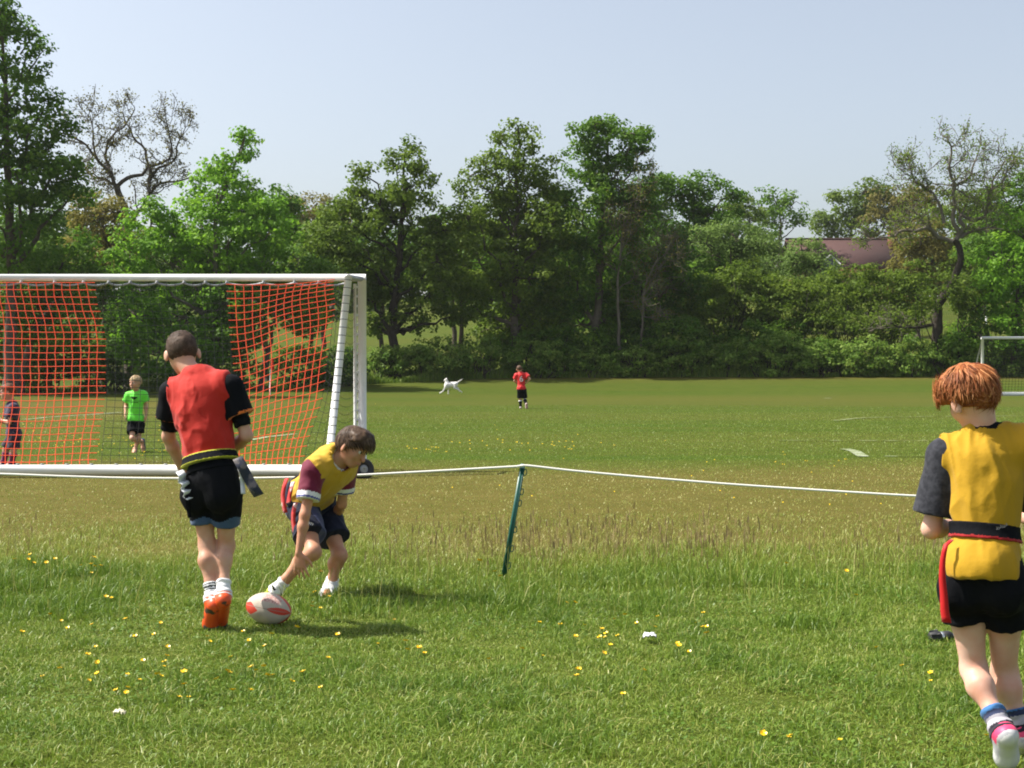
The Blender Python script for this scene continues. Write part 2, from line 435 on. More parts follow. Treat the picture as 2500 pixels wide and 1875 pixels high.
# rough fringe where the pitch meets the hedge
x = np.random.default_rng(31).uniform(-28, 34, 26000); r = np.random.default_rng(32)
def hedge_y(x): return np.interp(x, [-30, -15, -6, 0, 8, 34], [66, 67.5, 71, 73.0, 73.5, 74.0])
y = hedge_y(x) + np.abs(r.normal(0, 0.45, len(x))) - 0.35
h = r.uniform(0.12, 0.5, len(x)) * (0.5 + smooth(-0.2, 0.3, patch_noise(x, y, 0.35, 33)))
fr = blades(np.stack([x, y, ground_z(x, y) - 0.01], 1), h, r.uniform(0.02, 0.045, len(x)), np.clip(r.normal(0.38, 0.16, len(x)), 0, 1), 0.35, 34)
grass_obj('field_edge_grass', [fr], M_GRASS, 'rough uncut grass fringe along the foot of the hedge')

# ================================================================== buttercups
M_PETAL = mat('petal', (0.90, 0.60, 0.012), 0.35, 0.5)
M_STEM = mat('flower_stem', (0.10, 0.18, 0.03), 0.7, 0.2)
def buttercup_mesh(rad, tall, simple=False):
    b = MB()
    r = random.Random(int(rad * 1e5))
    n = 5
    for k in range(n):
        a = 2 * PI * k / n; w = 0.62
        d = np.array([math.cos(a), math.sin(a), 0]); e = np.array([-math.sin(a), math.cos(a), 0]); up = np.array([0, 0, 1.0])
        b.add([[0, 0, tall], d * rad * 0.6 + e * rad * w + up * (tall + rad * 0.28), d * rad + up * (tall + rad * 0.62), d * rad * 0.6 - e * rad * w + up * (tall + rad * 0.28)], [[0, 1, 2, 3]], m=0)
    if not simple:
        b.tube([[0, 0, tall + rad * 0.3], [0, 0, tall + rad * 0.5]], rad * 0.28, 6, m=0)
        b.tube([[0, 0, 0], [rad * 0.3, 0, tall * 0.5], [0, 0, tall]], 0.0013, 4, m=1)
    V = np.concatenate(b.v)
    return mesh_np('buttercup', V, np.concatenate(b.q), np.concatenate(b.t) if b.t else None, False, [M_PETAL, M_STEM], b.mq + b.mt)
FM = [buttercup_mesh(rad, tall) for rad, tall in ((0.0115, 0.07), (0.0125, 0.09), (0.0105, 0.055), (0.013, 0.11))]
# view pixels (2212 wide) of the flowers that can be told apart
FL = [(35,1217),(50,1218),(63,1220),(78,1216),(103,1222),(117,1224),(180,1222),(183,1230),(200,1228),(205,1238),(196,1239),(210,1245),(240,1296),(223,1304),
 (130,1322),(108,1332),(152,1350),(32,1373),(208,1335),(283,1345),(298,1372),(344,1337),(342,1358),(356,1398),(443,1365),(440,1378),(210,1380),
 (178,1433),(178,1453),(125,1450),(97,1448),(222,1427),(226,1441),(270,1452),(298,1449),(306,1431),(328,1452),(346,1418),(353,1424),(376,1442),
 (262,1477),(266,1488),(276,1478),(350,1473),(380,1495),(403,1484),(406,1492),(402,1468),(481,1445),(480,1465),(487,1443),(510,1424),(555,1440),(560,1446),
 (570,1438),(572,1450),(588,1446),(574,1465),(533,1478),(601,1483),(666,1448),(702,1421),(703,1470),(502,1510),(532,1358),(582,1372),(585,1382),(622,1372),(541,1372),
 (740,1371),(811,1373),(870,1402),(876,1398),(900,1405),(915,1400),(912,1410),(1060,1415),(692,1258),(682,1297),(697,1298),(704,1290),(690,1310),(852,1320),(662,1325),
 (678,1265),(1086,1262),(1075,1238),(1025,1245),(1330,1327),(1348,1329),(1213,1300),(1216,1312),(1243,1370),(1213,1358),(1297,1357),(1300,1369),(1320,1366),(1330,1372),(1345,1363),
 (1388,1348),(1405,1343),(1430,1330),(1510,1330),(1528,1335),(1532,1345),(1523,1354),(1165,1397),(1122,1413),(1230,1434),(1244,1445),(1252,1449),(1310,1392),(1318,1385),(1285,1405),
 (1378,1432),(1493,1408),(1350,1497),(1462,1393),(1470,1378),(1540,1385),(1958,1430),(2020,1448),(2015,1452),(1640,1583),(1697,1577),(1718,1586),(1817,1577),(1820,1250),(1845,1290),
 (1900,1395),(2128,1566),(1700,1240),(1262,1340),(1160,1345)]
def flower(i, p, s):
    o = obj('buttercup', FM[i % 4], None, p); o.scale = (s, s, s)
    r_ = random.Random(i); o.rotation_euler = (r_.uniform(-0.5, 0.2), r_.uniform(-0.45, 0.45), r_.uniform(0, 6.28))
    return tag(o, 'small yellow buttercup flower open above the foreground grass', 'flower', 'buttercups scattered in the foreground grass')
for i, (vx, vy) in enumerate(FL):
    px, py = vx * 1.1302, vy * 1.1302
    d = gdist(py, 0.085)
    p = at(px, py, d); p[2] = 0.0
    s = random.uniform(0.8, 1.15) * (1.0 if d < 8 else 1.25)
    if d > 7.3: p[2] = 0.03
    flower(i, p, s)
# the far ones: one mass
b = MB(); r = np.random.default_rng(41)
def far_flowers(cx, cy, sx, sy, n, rad=0.02):
    for k in range(n):
        px, py = r.normal(cx, sx), r.normal(cy, sy)
        if py < 925: continue
        p = gpt(px, py, 0.05); a = r.uniform(0, 6.28)
        q = np.array([[math.cos(a + j * PI / 3) * rad, math.sin(a + j * PI / 3) * rad, 0.01 * (j % 2)] for j in range(6)])
        b.add(p + q, [[0, 1, 2, 3], [0, 3, 4, 5]])
for a in ((155, 1085, 45, 9, 22, 0.018), (330, 1090, 50, 18, 26, 0.018), (60, 1060, 40, 10, 8), (420, 1120, 60, 12, 10), (1250, 1090, 120, 8, 30, 0.013), (1060, 1103, 40, 5, 10), (2060, 938, 40, 3, 34, 0.03), (1990, 940, 40, 4, 8, 0.03),
          (2000, 1128, 60, 6, 6), (1500, 1170, 300, 40, 16, 0.008), (1900, 1210, 250, 40, 10, 0.008), (1200, 1010, 300, 40, 10, 0.015), (600, 1090, 40, 20, 8)):
    far_flowers(*a)
tag(b.build('distant_buttercups', M_PETAL), 'specks of yellow buttercups far out across the pitch', 'flowers', kind='stuff')

# ================================================================== worn white pitch lines
M_LINE = mat('line_paint', (0.31, 0.34, 0.25), 0.9, 0.1, var=(5.0, (0.12, 0.15, 0.035), 0.12))
M_LINEF = mat('faded_line_paint', (0.22, 0.25, 0.13), 0.9, 0.1, var=(3.0, (0.095, 0.115, 0.018), 0.06))
def pitch_line(pts, w, m, label):
    b = MB(); W = [gpt(px, py) for px, py in pts]
    P = []
    for i in range(len(W) - 1):
        k = max(2, int(np.linalg.norm(W[i+1] - W[i]) / 0.25))
        for j in range(k): P.append(W[i] + (W[i+1] - W[i]) * j / k)
    P.append(W[-1]); P = np.array(P)
    T = np.gradient(P, axis=0); T /= np.linalg.norm(T, axis=1)[:, None]
    S = np.stack([-T[:, 1], T[:, 0], np.zeros(len(P))], 1) * w / 2
    A, B = P + S, P - S
    for Q in (A, B): Q[:, 2] = ground_z(Q[:, 0], Q[:, 1]) + 0.012
    n = len(P); V = np.concatenate([A, B]); i = np.arange(n - 1)
    b.add(V, np.stack([i + n, i + n + 1, i + 1, i], 1))
    o = b.build('pitch_line', m); o['kind'] = 'structure'; o['label'] = label; return o
pitch_line([(610, 1076), (650, 1068), (722, 1060)], 0.14, M_LINE, 'faint white curved line seen through the orange net')
pitch_line([(60, 1027), (110, 1021), (200, 1014), (300, 1006)], 0.16, M_LINE, 'faint white line behind the child in the green shirt')
pitch_line([(2062, 1095), (2085, 1100), (2108, 1115)], 0.17, M_LINE, 'short bright white curved mark on the right of the pitch')
pitch_line([(2040, 1027), (2075, 1023), (2120, 1020)], 0.20, M_LINEF, 'pale white line short of the right goal')
pitch_line([(2120, 1020), (2240, 1018), (2340, 1017), (2500, 1016)], 0.12, M_LINEF, 'faded line running right behind the red haired boy')
pitch_line([(1900, 1073), (2060, 1074), (2330, 1075)], 0.10, M_LINEF, 'faded straight line across the right of the pitch')
pitch_line([(2160, 1114), (2260, 1115)], 0.12, M_LINEF, 'faded short line nearer the rope')
pitch_line([(2012, 973), (2028, 973)], 0.5, M_LINE, 'small pale worn mark far out on the pitch')
# ================================================================== trees and bushes
def leafmat(name, ramp, trans=0.52):
    ramp = [(c[0] * 2.15, c[1] * 2.15, c[2] * 1.15) for c in ramp]
    return mat(name, ramp[1], 0.55, 0.14, trans=trans, attr_tint=ramp)
LM = {
 'mid':    leafmat('leaf_mid',    [(0.030, 0.068, 0.012), (0.050, 0.100, 0.017), (0.085, 0.140, 0.026)]),
 'dark':   leafmat('leaf_dark',   [(0.026, 0.060, 0.013), (0.042, 0.086, 0.018), (0.072, 0.118, 0.028)]),
 'olive':  leafmat('leaf_olive',  [(0.036, 0.063, 0.012), (0.058, 0.092, 0.017), (0.088, 0.122, 0.028)]),
 'bright': leafmat('leaf_bright', [(0.045, 0.105, 0.014), (0.072, 0.150, 0.020), (0.115, 0.200, 0.032)]),
 'grey':   leafmat('leaf_grey',   [(0.050, 0.085, 0.034), (0.075, 0.118, 0.048), (0.105, 0.145, 0.065)]),
 'brown':  leafmat('leaf_brown',  [(0.055, 0.055, 0.022), (0.085, 0.080, 0.030), (0.120, 0.105, 0.045)]),
 'bramble':leafmat('leaf_bramble',[(0.036, 0.074, 0.018), (0.060, 0.110, 0.026), (0.120, 0.165, 0.058)]),
}
BARK = mat('bark', (0.070, 0.058, 0.044), 0.9, 0.1, bump=(12, 0.6, 0.02), var=(5, (0.12, 0.10, 0.08)))
BARK_PALE = mat('bark_pale', (0.11, 0.095, 0.074), 0.9, 0.1, bump=(10, 0.7, 0.03), var=(3, (0.17, 0.15, 0.12)))
BARK_DARK = mat('bark_dark', (0.035, 0.029, 0.023), 0.9, 0.1, bump=(12, 0.6, 0.02), var=(5, (0.06, 0.05, 0.04)))
def leaf_quads(C, Nrm, size, r):
    n = len(C)
    a = r.normal(size=(n, 3)); U = np.cross(Nrm, a); U /= np.linalg.norm(U, axis=1)[:, None] + 1e-9
    W = np.cross(Nrm, U); s = size[:, None]
    fold = Nrm * s * r.uniform(-0.25, 0.25, n)[:, None]
    V = np.stack([C - U * s * 0.6, C + W * s * 0.42 + fold, C + U * s * 0.6, C - W * s * 0.42 + fold], 1).reshape(-1, 3)
    b = np.arange(n) * 4
    return V, np.stack([b, b + 1, b + 2, b + 3], 1)
LEAF_K = 1.0
def crown_from(lobes, r, leaf, dens, clump=0.5, hollow=0.55, tuft=0.25, hue=0.0, leafy=1.0, up=0.55):
    """lobes: (centre, radii); many leaf clumps over each lobe's volume -> leaf verts, quads, tint and the clump centres"""
    Cs, Ns, Ts, S, K = [], [], [], [], []
    for c, rad in lobes:
        area = PI * rad[0] * rad[2]
        nc = max(6, int(area / (PI * clump ** 2) * 5.0 * leafy))
        d = r.normal(size=(nc, 3)); d /= np.linalg.norm(d, axis=1)[:, None]
        rr = hollow + (1 - hollow) * r.random(nc) ** 0.6
        rr = rr * (1 + tuft * r.random(nc) ** 4)
        cc = c + d * rr[:, None] * rad
        crad = clump * r.uniform(0.55, 1.35, nc)
        nl = np.maximum(5, (dens * PI * crad ** 2 / (leaf ** 2) * 1.7).astype(int))
        tl = r.normal(0, 0.16, nc)
        idx = np.repeat(np.arange(nc), nl); n = len(idx)
        e = r.normal(size=(n, 3)); e /= np.linalg.norm(e, axis=1)[:, None]
        q = r.random(n) ** 0.45
        # clumps are flattened sprays
        off = e * (q * crad[idx])[:, None] * np.array([1.1, 1.1, 0.62])
        Cs.append(cc[idx] + off)
        nv = 0.55 * e + 0.45 * d[idx] + np.array([0, 0, up]) + r.normal(0, 0.55, (n, 3))
        Ns.append(nv / np.linalg.norm(nv, axis=1)[:, None])
        Ts.append(np.clip(0.5 + hue + tl[idx] + r.normal(0, 0.2, n), 0, 1)); S.append(leaf * r.uniform(0.6, 1.35, n))
        K.append(cc)
    C, N_, T, S = map(np.concatenate, (Cs, Ns, Ts, S))
    V, Q = leaf_quads(C, N_, S, r)
    return V, Q, np.repeat(T, 4), np.concatenate(K)
def px_lobes(lobes, d, r, deep=0.9, jit=1.2):
    out = []
    for px, py, rx, ry in lobes:
        c = at(px, py, d); k = d / F
        out.append((c + np.array([0, r.uniform(-jit, jit), 0]), np.array([rx * k, min(rx, ry) * k * deep + 0.2, ry * k])))
    return out
def wiggle(a, b, n, amp, r):
    t = np.linspace(0, 1, n)[:, None]
    p = a + (b - a) * t
    w = r.normal(0, amp, (n, 3)); w[0] = 0; w[-1] = 0
    return p + w * np.linalg.norm(b - a)
def tree(name, label, base, d, lobes, kind, leaf=0.17, dens=1.0, group=None, trunk=None, tr=0.22, bark=None, clump=0.55, seed=1, leafy=1.0, hue=0.0, hollow=0.5, cat='tree', limbs=26, deep=0.9, up=0.55, tuft=0.25):
    r = np.random.default_rng(seed); bark = bark or BARK
    L = px_lobes(lobes, d, r, deep)
    bx = at(base, 900, d)[0]; B = np.array([bx, d, float(ground_z(bx, d)) - 0.1])
    root = empty(name, B, label, cat, group)
    V, Q, T, K = crown_from(L, r, leaf * LEAF_K, dens, clump, hollow, tuft, hue, leafy, up)
    mb = MB()
    top = max(L, key=lambda l: l[0][2])[0]
    if trunk: tp = np.array([B] + [at(px, py, d) for px, py in trunk] + [top])
    else:
        mid = np.mean([l[0] for l in L], axis=0); tp = np.array([B, B * 0.6 + mid * 0.4, mid, top])
    # resample trunk
    seg = np.concatenate([[0], np.cumsum(np.linalg.norm(np.diff(tp, axis=0), axis=1))])
    s = np.linspace(0, seg[-1], 16); TP = np.stack([np.interp(s, seg, tp[:, i]) for i in range(3)], 1)
    TP[1:-1] += r.normal(0, 0.05, (14, 3)); rad = tr * (1 - 0.88 * (s / seg[-1]) ** 0.8); rad[0] *= 1.35
    mb.tube(TP, rad, 9)
    for l in L:
        j = int(np.clip(np.argmin(np.linalg.norm(TP - l[0], axis=1)) - 3, 3, 13))
        p = wiggle(TP[j], l[0], 7, 0.05, r); mb.tube(p, np.linspace(rad[j] * 0.6, 0.03, 7), 6, False)
    pick = r.choice(len(K), min(limbs, len(K)), replace=False)
    ctr = np.array([l[0] for l in L])
    for i in pick:
        c = ctr[np.argmin(np.linalg.norm(ctr - K[i], axis=1))]
        p = wiggle(c, K[i], 5, 0.08, r); mb.tube(p, np.linspace(0.045, 0.012, 5), 4, False)
    mb.build('trunk', bark, root, B, True)
    me = mesh_np('crown', V - B, Q, None, False, [LM[kind]], None, {'tint': T})
    obj('crown', me, root)
    return root
def bush(name, label, d, lobes, kind, leaf=0.15, dens=1.0, group=None, seed=1, clump=0.42, leafy=1.0, hue=0.0, cat='bush', deep=0.9, up=0.6, stems=14, hollow=0.45, tuft=0.3):
    r = np.random.default_rng(seed)
    L = px_lobes(lobes, d, r, deep, 0.5)
    cx = np.mean([l[0][0] for l in L]); B = np.array([cx, d, float(ground_z(cx, d)) - 0.05])
    root = empty(name, B, label, cat, group)
    V, Q, T, K = crown_from(L, r, leaf * LEAF_K, dens, clump, hollow, tuft, hue, leafy, up)
    V[:, 2] = np.maximum(V[:, 2], ground_z(V[:, 0], V[:, 1]) + 0.02)
    mb = MB()
    for i in r.choice(len(K), min(stems, len(K)), replace=False):
        a = np.array([K[i][0] * 0.6 + cx * 0.4, d + r.uniform(-0.5, 0.5), 0]); a[2] = float(ground_z(a[0], a[1])) - 0.05
        p = wiggle(a, K[i], 6, 0.06, r); mb.tube(p, np.linspace(0.05, 0.012, 6), 5, False)
    mb.build('stems', BARK_DARK, root, B, True)
    me = mesh_np('foliage', V - B, Q, None, False, [LM[kind]], None, {'tint': T})
    obj('foliage', me, root)
    return root

# ---------------------------------------------------------------- left side
tree('poplar_tree', 'tallest tree, dense dark green poplar rising past the top left corner', 25, 61, [(-50,60,110,130),(15,30,40,45),(55,95,40,40),(70,165,65,50),(10,230,110,80),(110,260,45,45),(150,310,40,26),(40,350,120,80),(-60,320,120,140),(60,440,150,80),(150,400,60,60),(195,450,45,45),(10,560,160,100)],
     'mid', 0.16, 0.95, tr=0.34, clump=0.6, seed=3, hue=-0.08, trunk=[(28, 600)], leafy=0.85)
tree('lower_tree', 'dark shaded tree at the left edge behind the goal net', 40, 63.5, [(50,600,150,80),(150,650,90,70),(-20,720,140,110),(140,760,110,90),(210,700,60,60)], 'mid', 0.16, 1.0, tr=0.25, clump=0.55, seed=4, hue=-0.05)
tree('hawthorn_tree', 'brownish hawthorn between the left poplar and the bright aspen', 250, 71, [(235,520,70,60),(290,590,75,70),(210,600,60,60),(300,520,40,45),(250,660,90,60)], 'brown', 0.14, 0.75, tr=0.18, clump=0.5, seed=5, limbs=80, leafy=0.8)
tree('aspen_tree', 'bright green aspen with a leaning leafy spike above the goal', 520, 67.5, [(578,375,34,42),(602,335,16,18),(548,395,28,30),(545,460,75,60),(470,520,100,75),(365,545,65,65),(610,520,85,80),(560,600,120,85),(410,640,110,85),(670,560,60,70),(330,635,60,65),(620,690,90,70)],
     'bright', 0.165, 0.95, tr=0.24, clump=0.5, seed=6, bark=BARK_PALE, leafy=0.9)
tree('rounded_tree', 'dark rounded tree behind the bright aspen on its right', 650, 88, [(640,490,80,50),(575,470,60,50),(690,530,60,50),(640,560,100,60)], 'mid', 0.18, 0.9, tr=0.22, seed=7)
tree('russet_tree', 'distant russet brown tree in the dip of the skyline', 740, 138, [(720,515,55,40),(760,540,50,40),(700,570,60,50)], 'brown', 0.24, 0.75, tr=0.25, seed=8, clump=0.8, hue=0.3)
tree('far_bare_tree', 'distant thin brown tree beside the russet one on the skyline', 810, 140, [(800,505,50,28),(850,520,40,28),(800,550,70,40)], 'brown', 0.22, 0.6, tr=0.25, seed=9, clump=0.8)
tree('net_shrub_tree', 'leafy sapling clump seen through the middle of the goal net', 430, 66.2, [(440,770,110,90),(340,770,60,80),(520,830,60,75),(400,860,90,60),(560,740,60,60)], 'bright', 0.16, 0.9, tr=0.12, seed=10, clump=0.42, hue=-0.12)
tree('net_right_tree', 'green tree seen through the right orange net panel', 640, 67.8, [(610,740,80,60),(690,700,70,60),(740,760,60,60),(600,800,60,60),(770,700,50,70)], 'mid', 0.16, 0.9, tr=0.16, seed=11, clump=0.5)
bush('shaded_bush', 'deep shaded bush behind the left orange net', 66.5, [(40,850,110,95),(-60,860,90,90),(130,870,80,80)], 'dark', 0.15, 0.95, seed=12, hue=-0.15)
bush('shaded_bush', 'dark bush left of the child in the green shirt', 67, [(220,850,80,95),(290,880,60,70)], 'dark', 0.15, 0.95, seed=13, hue=-0.1)
bush('shaded_bush', 'low dark bush behind the right orange net, left of the corner flag', 67.5, [(560,900,80,50),(480,905,70,50),(410,915,60,45)], 'dark', 0.15, 0.95, seed=14)
bush('shaded_bush', 'low dark bush behind the leaning white goal post', 69.5, [(720,895,85,50),(800,890,60,50),(860,895,50,40)], 'dark', 0.15, 0.95, seed=15)
tree('meadow_edge_tree', 'green tree low on the far left behind the shaded bushes', 120, 76, [(100,660,120,110),(0,650,110,120),(60,780,130,100),(210,790,90,90)], 'dark', 0.17, 0.95, tr=0.22, seed=41)
tree('meadow_edge_tree', 'dark tree standing behind the aspen trunk', 440, 78, [(430,650,110,100),(330,700,90,90),(520,700,90,90),(560,800,70,70),(430,800,100,80)], 'dark', 0.17, 0.95, tr=0.22, seed=42)

# ---------------------------------------------------------------- middle group
G_MID = 'tall green trees in the middle of the hedge'
tree('field_maple_tree', 'green tree with two separate leafy tops left of the middle pair', 960, 73.4, [(990,366,38,26),(962,400,30,30),(1020,410,34,30),(885,415,32,24),(866,455,40,28),(1000,465,80,50),(900,505,85,55),(1000,545,110,80),(860,590,100,80),(950,670,130,80),(1070,640,60,80),(870,705,80,50),(1050,720,60,40),(800,560,50,60),(910,785,55,28),(1030,785,40,24),(1080,560,55,60),(830,520,40,40),(1000,765,60,24),(1100,775,44,26)],
     'olive', 0.155, 0.9, G_MID, trunk=[(962, 790), (968, 700)], tr=0.30, bark=BARK_DARK, clump=0.5, seed=16, hue=-0.1, hollow=0.25, limbs=60)
tree('sycamore_tree', 'tall green tree with a narrow open top in the middle of the hedge', 1255, 74.8, [(1225,335,26,22),(1265,318,30,22),(1300,345,26,24),(1190,395,40,24),(1250,390,60,40),(1160,425,34,26),(1300,425,60,50),(1200,470,90,60),(1240,540,120,85),(1340,550,60,90),(1170,640,90,90),(1290,680,110,95),(1150,745,70,40),(1240,800,100,65),(1330,790,60,70),(1140,530,45,50),(1350,480,40,50)],
     'olive', 0.155, 0.95, G_MID, trunk=[(1256, 780), (1258, 600), (1262, 480)], tr=0.28, clump=0.5, seed=17, hue=0.05, limbs=60, hollow=0.4)
tree('lime_tree', 'tallest dense tree right of centre with a rounded full top', 1450, 75.2, [(1450,305,40,26),(1490,300,40,24),(1410,335,30,26),(1545,335,34,24),(1575,320,22,16),(1480,345,75,45),(1560,380,34,40),(1430,395,60,50),(1510,440,95,65),(1425,520,75,85),(1560,520,55,70),(1390,670,85,105),(1480,640,95,115),(1420,790,110,75),(1530,760,60,80)],
     'mid', 0.155, 1.0, G_MID, tr=0.30, clump=0.5, seed=18, hue=-0.12, limbs=40, trunk=[(1455, 800), (1470, 560)])
tree('shaded_tree', 'very dark tree mass in shadow right of the tallest tree', 1600, 77, [(1600,640,80,85),(1640,740,80,80),(1580,760,60,80),(1660,660,60,70),(1560,840,60,50)], 'dark', 0.16, 1.0, tr=0.22, clump=0.55, seed=19, hue=-0.2)
tree('domed_tree', 'dark domed tree right of the tallest tree', 1660, 89, [(1690,460,85,40),(1620,470,60,45),(1740,510,70,60),(1660,560,110,75),(1760,570,45,55),(1690,640,90,60)], 'mid', 0.18, 1.0, tr=0.28, clump=0.6, seed=20, hue=-0.15)
tree('willow_tree', 'grey green willow in front of the domed tree', 1810, 83, [(1800,575,70,42),(1850,600,55,40),(1760,625,60,42),(1720,600,40,40)], 'grey', 0.13, 1.0, tr=0.16, clump=0.6, seed=21)
tree('small_willow_tree', 'small grey green willow beside the red tiled roof', 1965, 82, [(1960,615,40,36),(1935,650,40,30),(1990,655,36,28)], 'grey', 0.13, 1.0, tr=0.12, clump=0.5, seed=22)
tree('open_tree', 'distant open crowned tree alone on the skyline left of the roof', 1900, 148, [(1890,478,44,22),(1935,500,38,26),(1855,520,40,36),(1910,535,50,30),(1955,540,24,26),(1880,565,44,22)], 'mid', 0.27, 0.75, tr=0.3, clump=0.75, seed=23, leafy=0.75, limbs=50, tuft=0.5)
tree('hill_tree', 'distant green tree left of the open skyline tree', 1800, 140, [(1800,500,40,30),(1780,540,60,40),(1830,540,40,40)], 'olive', 0.26, 0.8, tr=0.3, clump=0.9, seed=24)
tree('hill_tree', 'distant rounded olive tree above the red tiled roof', 2060, 168, [(2105,470,50,32),(2050,515,60,45),(2010,560,40,40),(2150,500,50,40),(2090,545,80,40)], 'olive', 0.3, 0.85, tr=0.35, clump=1.0, seed=25)
tree('hill_tree', 'distant brown tinged tree between the roof and the bare oak', 2190, 166, [(2180,500,60,45),(2230,530,70,55),(2150,550,60,40),(2260,480,50,40)], 'brown', 0.28, 0.85, tr=0.35, clump=1.0, seed=26)
tree('hill_tree', 'distant green tree behind the bare oak on the right', 2380, 150, [(2360,500,60,45),(2420,520,60,60),(2320,560,80,60),(2450,560,60,50)], 'olive', 0.28, 0.9, tr=0.35, clump=0.9, seed=27)
tree('corner_tree', 'dark green tree at the far right edge behind the bare oak', 2490, 92, [(2470,490,55,50),(2540,470,60,60),(2450,560,70,60),(2520,580,80,80),(2400,620,70,60)], 'mid', 0.18, 0.95, tr=0.28, clump=0.6, seed=28, hue=-0.1)
tree('bright_tree', 'sunlit bright green tree at the right edge above the far goal', 2470, 74, [(2440,640,70,60),(2500,580,60,70),(2480,720,80,70),(2410,700,50,50),(2540,660,60,90),(2500,800,90,70)], 'bright', 0.16, 0.95, tr=0.2, clump=0.5, seed=29, hue=-0.05)
# fillers further back, each a tree of its own
G_BACK = 'background trees that close the hedge'
for lab, base, d, lobes, kd, sd in (
 ('background tree between the left grove and the two topped tree', 790, 96, [(790,570,70,50),(770,640,85,70),(850,640,60,60),(740,700,60,60),(810,720,70,60)], 'olive', 120),
 ('background tree in the gap left of the middle sycamore', 1110, 98, [(1110,545,45,45),(1095,610,70,60),(1140,670,60,60),(1070,690,50,45)], 'mid', 121),
 ('background tree between the sycamore and the tallest tree', 1360, 96, [(1360,500,50,60),(1350,590,70,80),(1370,690,80,80),(1330,780,70,60)], 'olive', 122),
 ('background tree behind the dead birch', 1560, 95, [(1560,490,60,50),(1570,580,80,80),(1530,680,80,80),(1600,720,80,70)], 'dark', 123),
 ('background tree under the willow crown', 1790, 94, [(1780,640,90,50),(1830,690,80,50),(1730,690,70,60)], 'olive', 124),
 ('garden tree standing before the left end of the tiled roof', 1900, 108, [(1890,640,60,34),(1930,690,80,40),(1860,690,60,40)], 'grey', 125),
 ('garden tree hiding the house wall below the roof', 2060, 112, [(2060,702,90,32),(2150,698,80,36),(1990,704,60,30),(2100,730,100,40)], 'olive', 126),
 ('background tree between the roof and the oak fork', 2240, 104, [(2240,580,60,45),(2220,640,70,50),(2270,640,60,60),(2230,700,80,50)], 'brown', 127),
 ('background tree right of the oak fork', 2390, 100, [(2390,590,60,50),(2370,650,60,60),(2430,660,60,60),(2380,720,60,50)], 'olive', 128),
 ('background tree filling behind the two topped tree trunk', 930, 88, [(930,600,90,70),(880,660,80,60),(1000,640,80,70),(930,720,90,36)], 'mid', 130),
 ('background tree between the two topped tree and the sycamore', 1120, 86, [(1120,600,60,60),(1080,650,60,60),(1150,700,60,55),(1170,580,50,60)], 'olive', 131),
 ('background tree behind the sycamore stem', 1240, 85, [(1240,620,90,80),(1290,700,80,80),(1200,730,70,60),(1260,800,80,60)], 'mid', 132),
 ('background tree low between the sycamore and the tallest tree', 1340, 84, [(1350,640,70,70),(1370,740,70,70),(1330,820,70,50)], 'dark', 133),
 ('background tree behind the tallest tree stem', 1470, 85, [(1460,560,90,80),(1520,650,80,80),(1450,740,90,80),(1540,760,70,60)], 'olive', 134),
 ('background tree under the domed tree crown', 1660, 84, [(1640,700,80,70),(1720,680,70,60),(1680,780,90,60)], 'mid', 135),
 ('background tree between the aspen and the two topped tree', 760, 84, [(740,640,70,70),(800,700,60,70),(720,740,70,60),(790,600,50,50)], 'mid', 136),
 ('background tree behind the left poplar', 190, 92, [(190,520,80,60),(150,600,100,80),(250,620,80,80),(120,700,100,80)], 'dark', 129)):
    tree('background_tree', lab, base, d, lobes, kd, 0.19, 1.0, G_BACK, tr=0.2, clump=0.62, seed=sd, hue=-0.05)
# wood on the slope far behind, tree by tree
for i, (cx, top, kd, lab) in enumerate(((-40,560,'mid','far wood tree behind the tall left poplar'),(130,570,'olive','far wood tree behind the left hawthorn'),(330,560,'mid','far wood tree glimpsed under the bare dark oak'),(480,555,'olive','far wood tree behind the bright aspen'),
   (640,560,'mid','far wood tree behind the rounded tree'),(860,555,'olive','far wood tree left of the two topped tree trunk'),(1010,560,'mid','far wood tree right of the two topped tree trunk'),(1170,550,'olive','far wood tree left of the sycamore stem'),
   (1330,555,'mid','far wood tree right of the sycamore stem'),(1500,540,'olive','far wood tree behind the pale dead birch'),(1680,550,'mid','far wood tree behind the domed tree'),(1840,580,'olive','far wood tree below the open skyline tree'),(2290,580,'olive','far wood tree behind the oak fork'),(2440,570,'mid','far wood tree behind the bright right tree'))):
    tree('far_tree', lab, cx, 158 + (i * 7) % 16, [(cx,top+40,80,42),(cx-50,top+90,90,50),(cx+60,top+85,90,50),(cx,top+140,130,50)], kd, 0.36, 0.95, 'far wood on the slope behind the hedge', tr=0.3, clump=1.1, seed=300 + i, limbs=10)
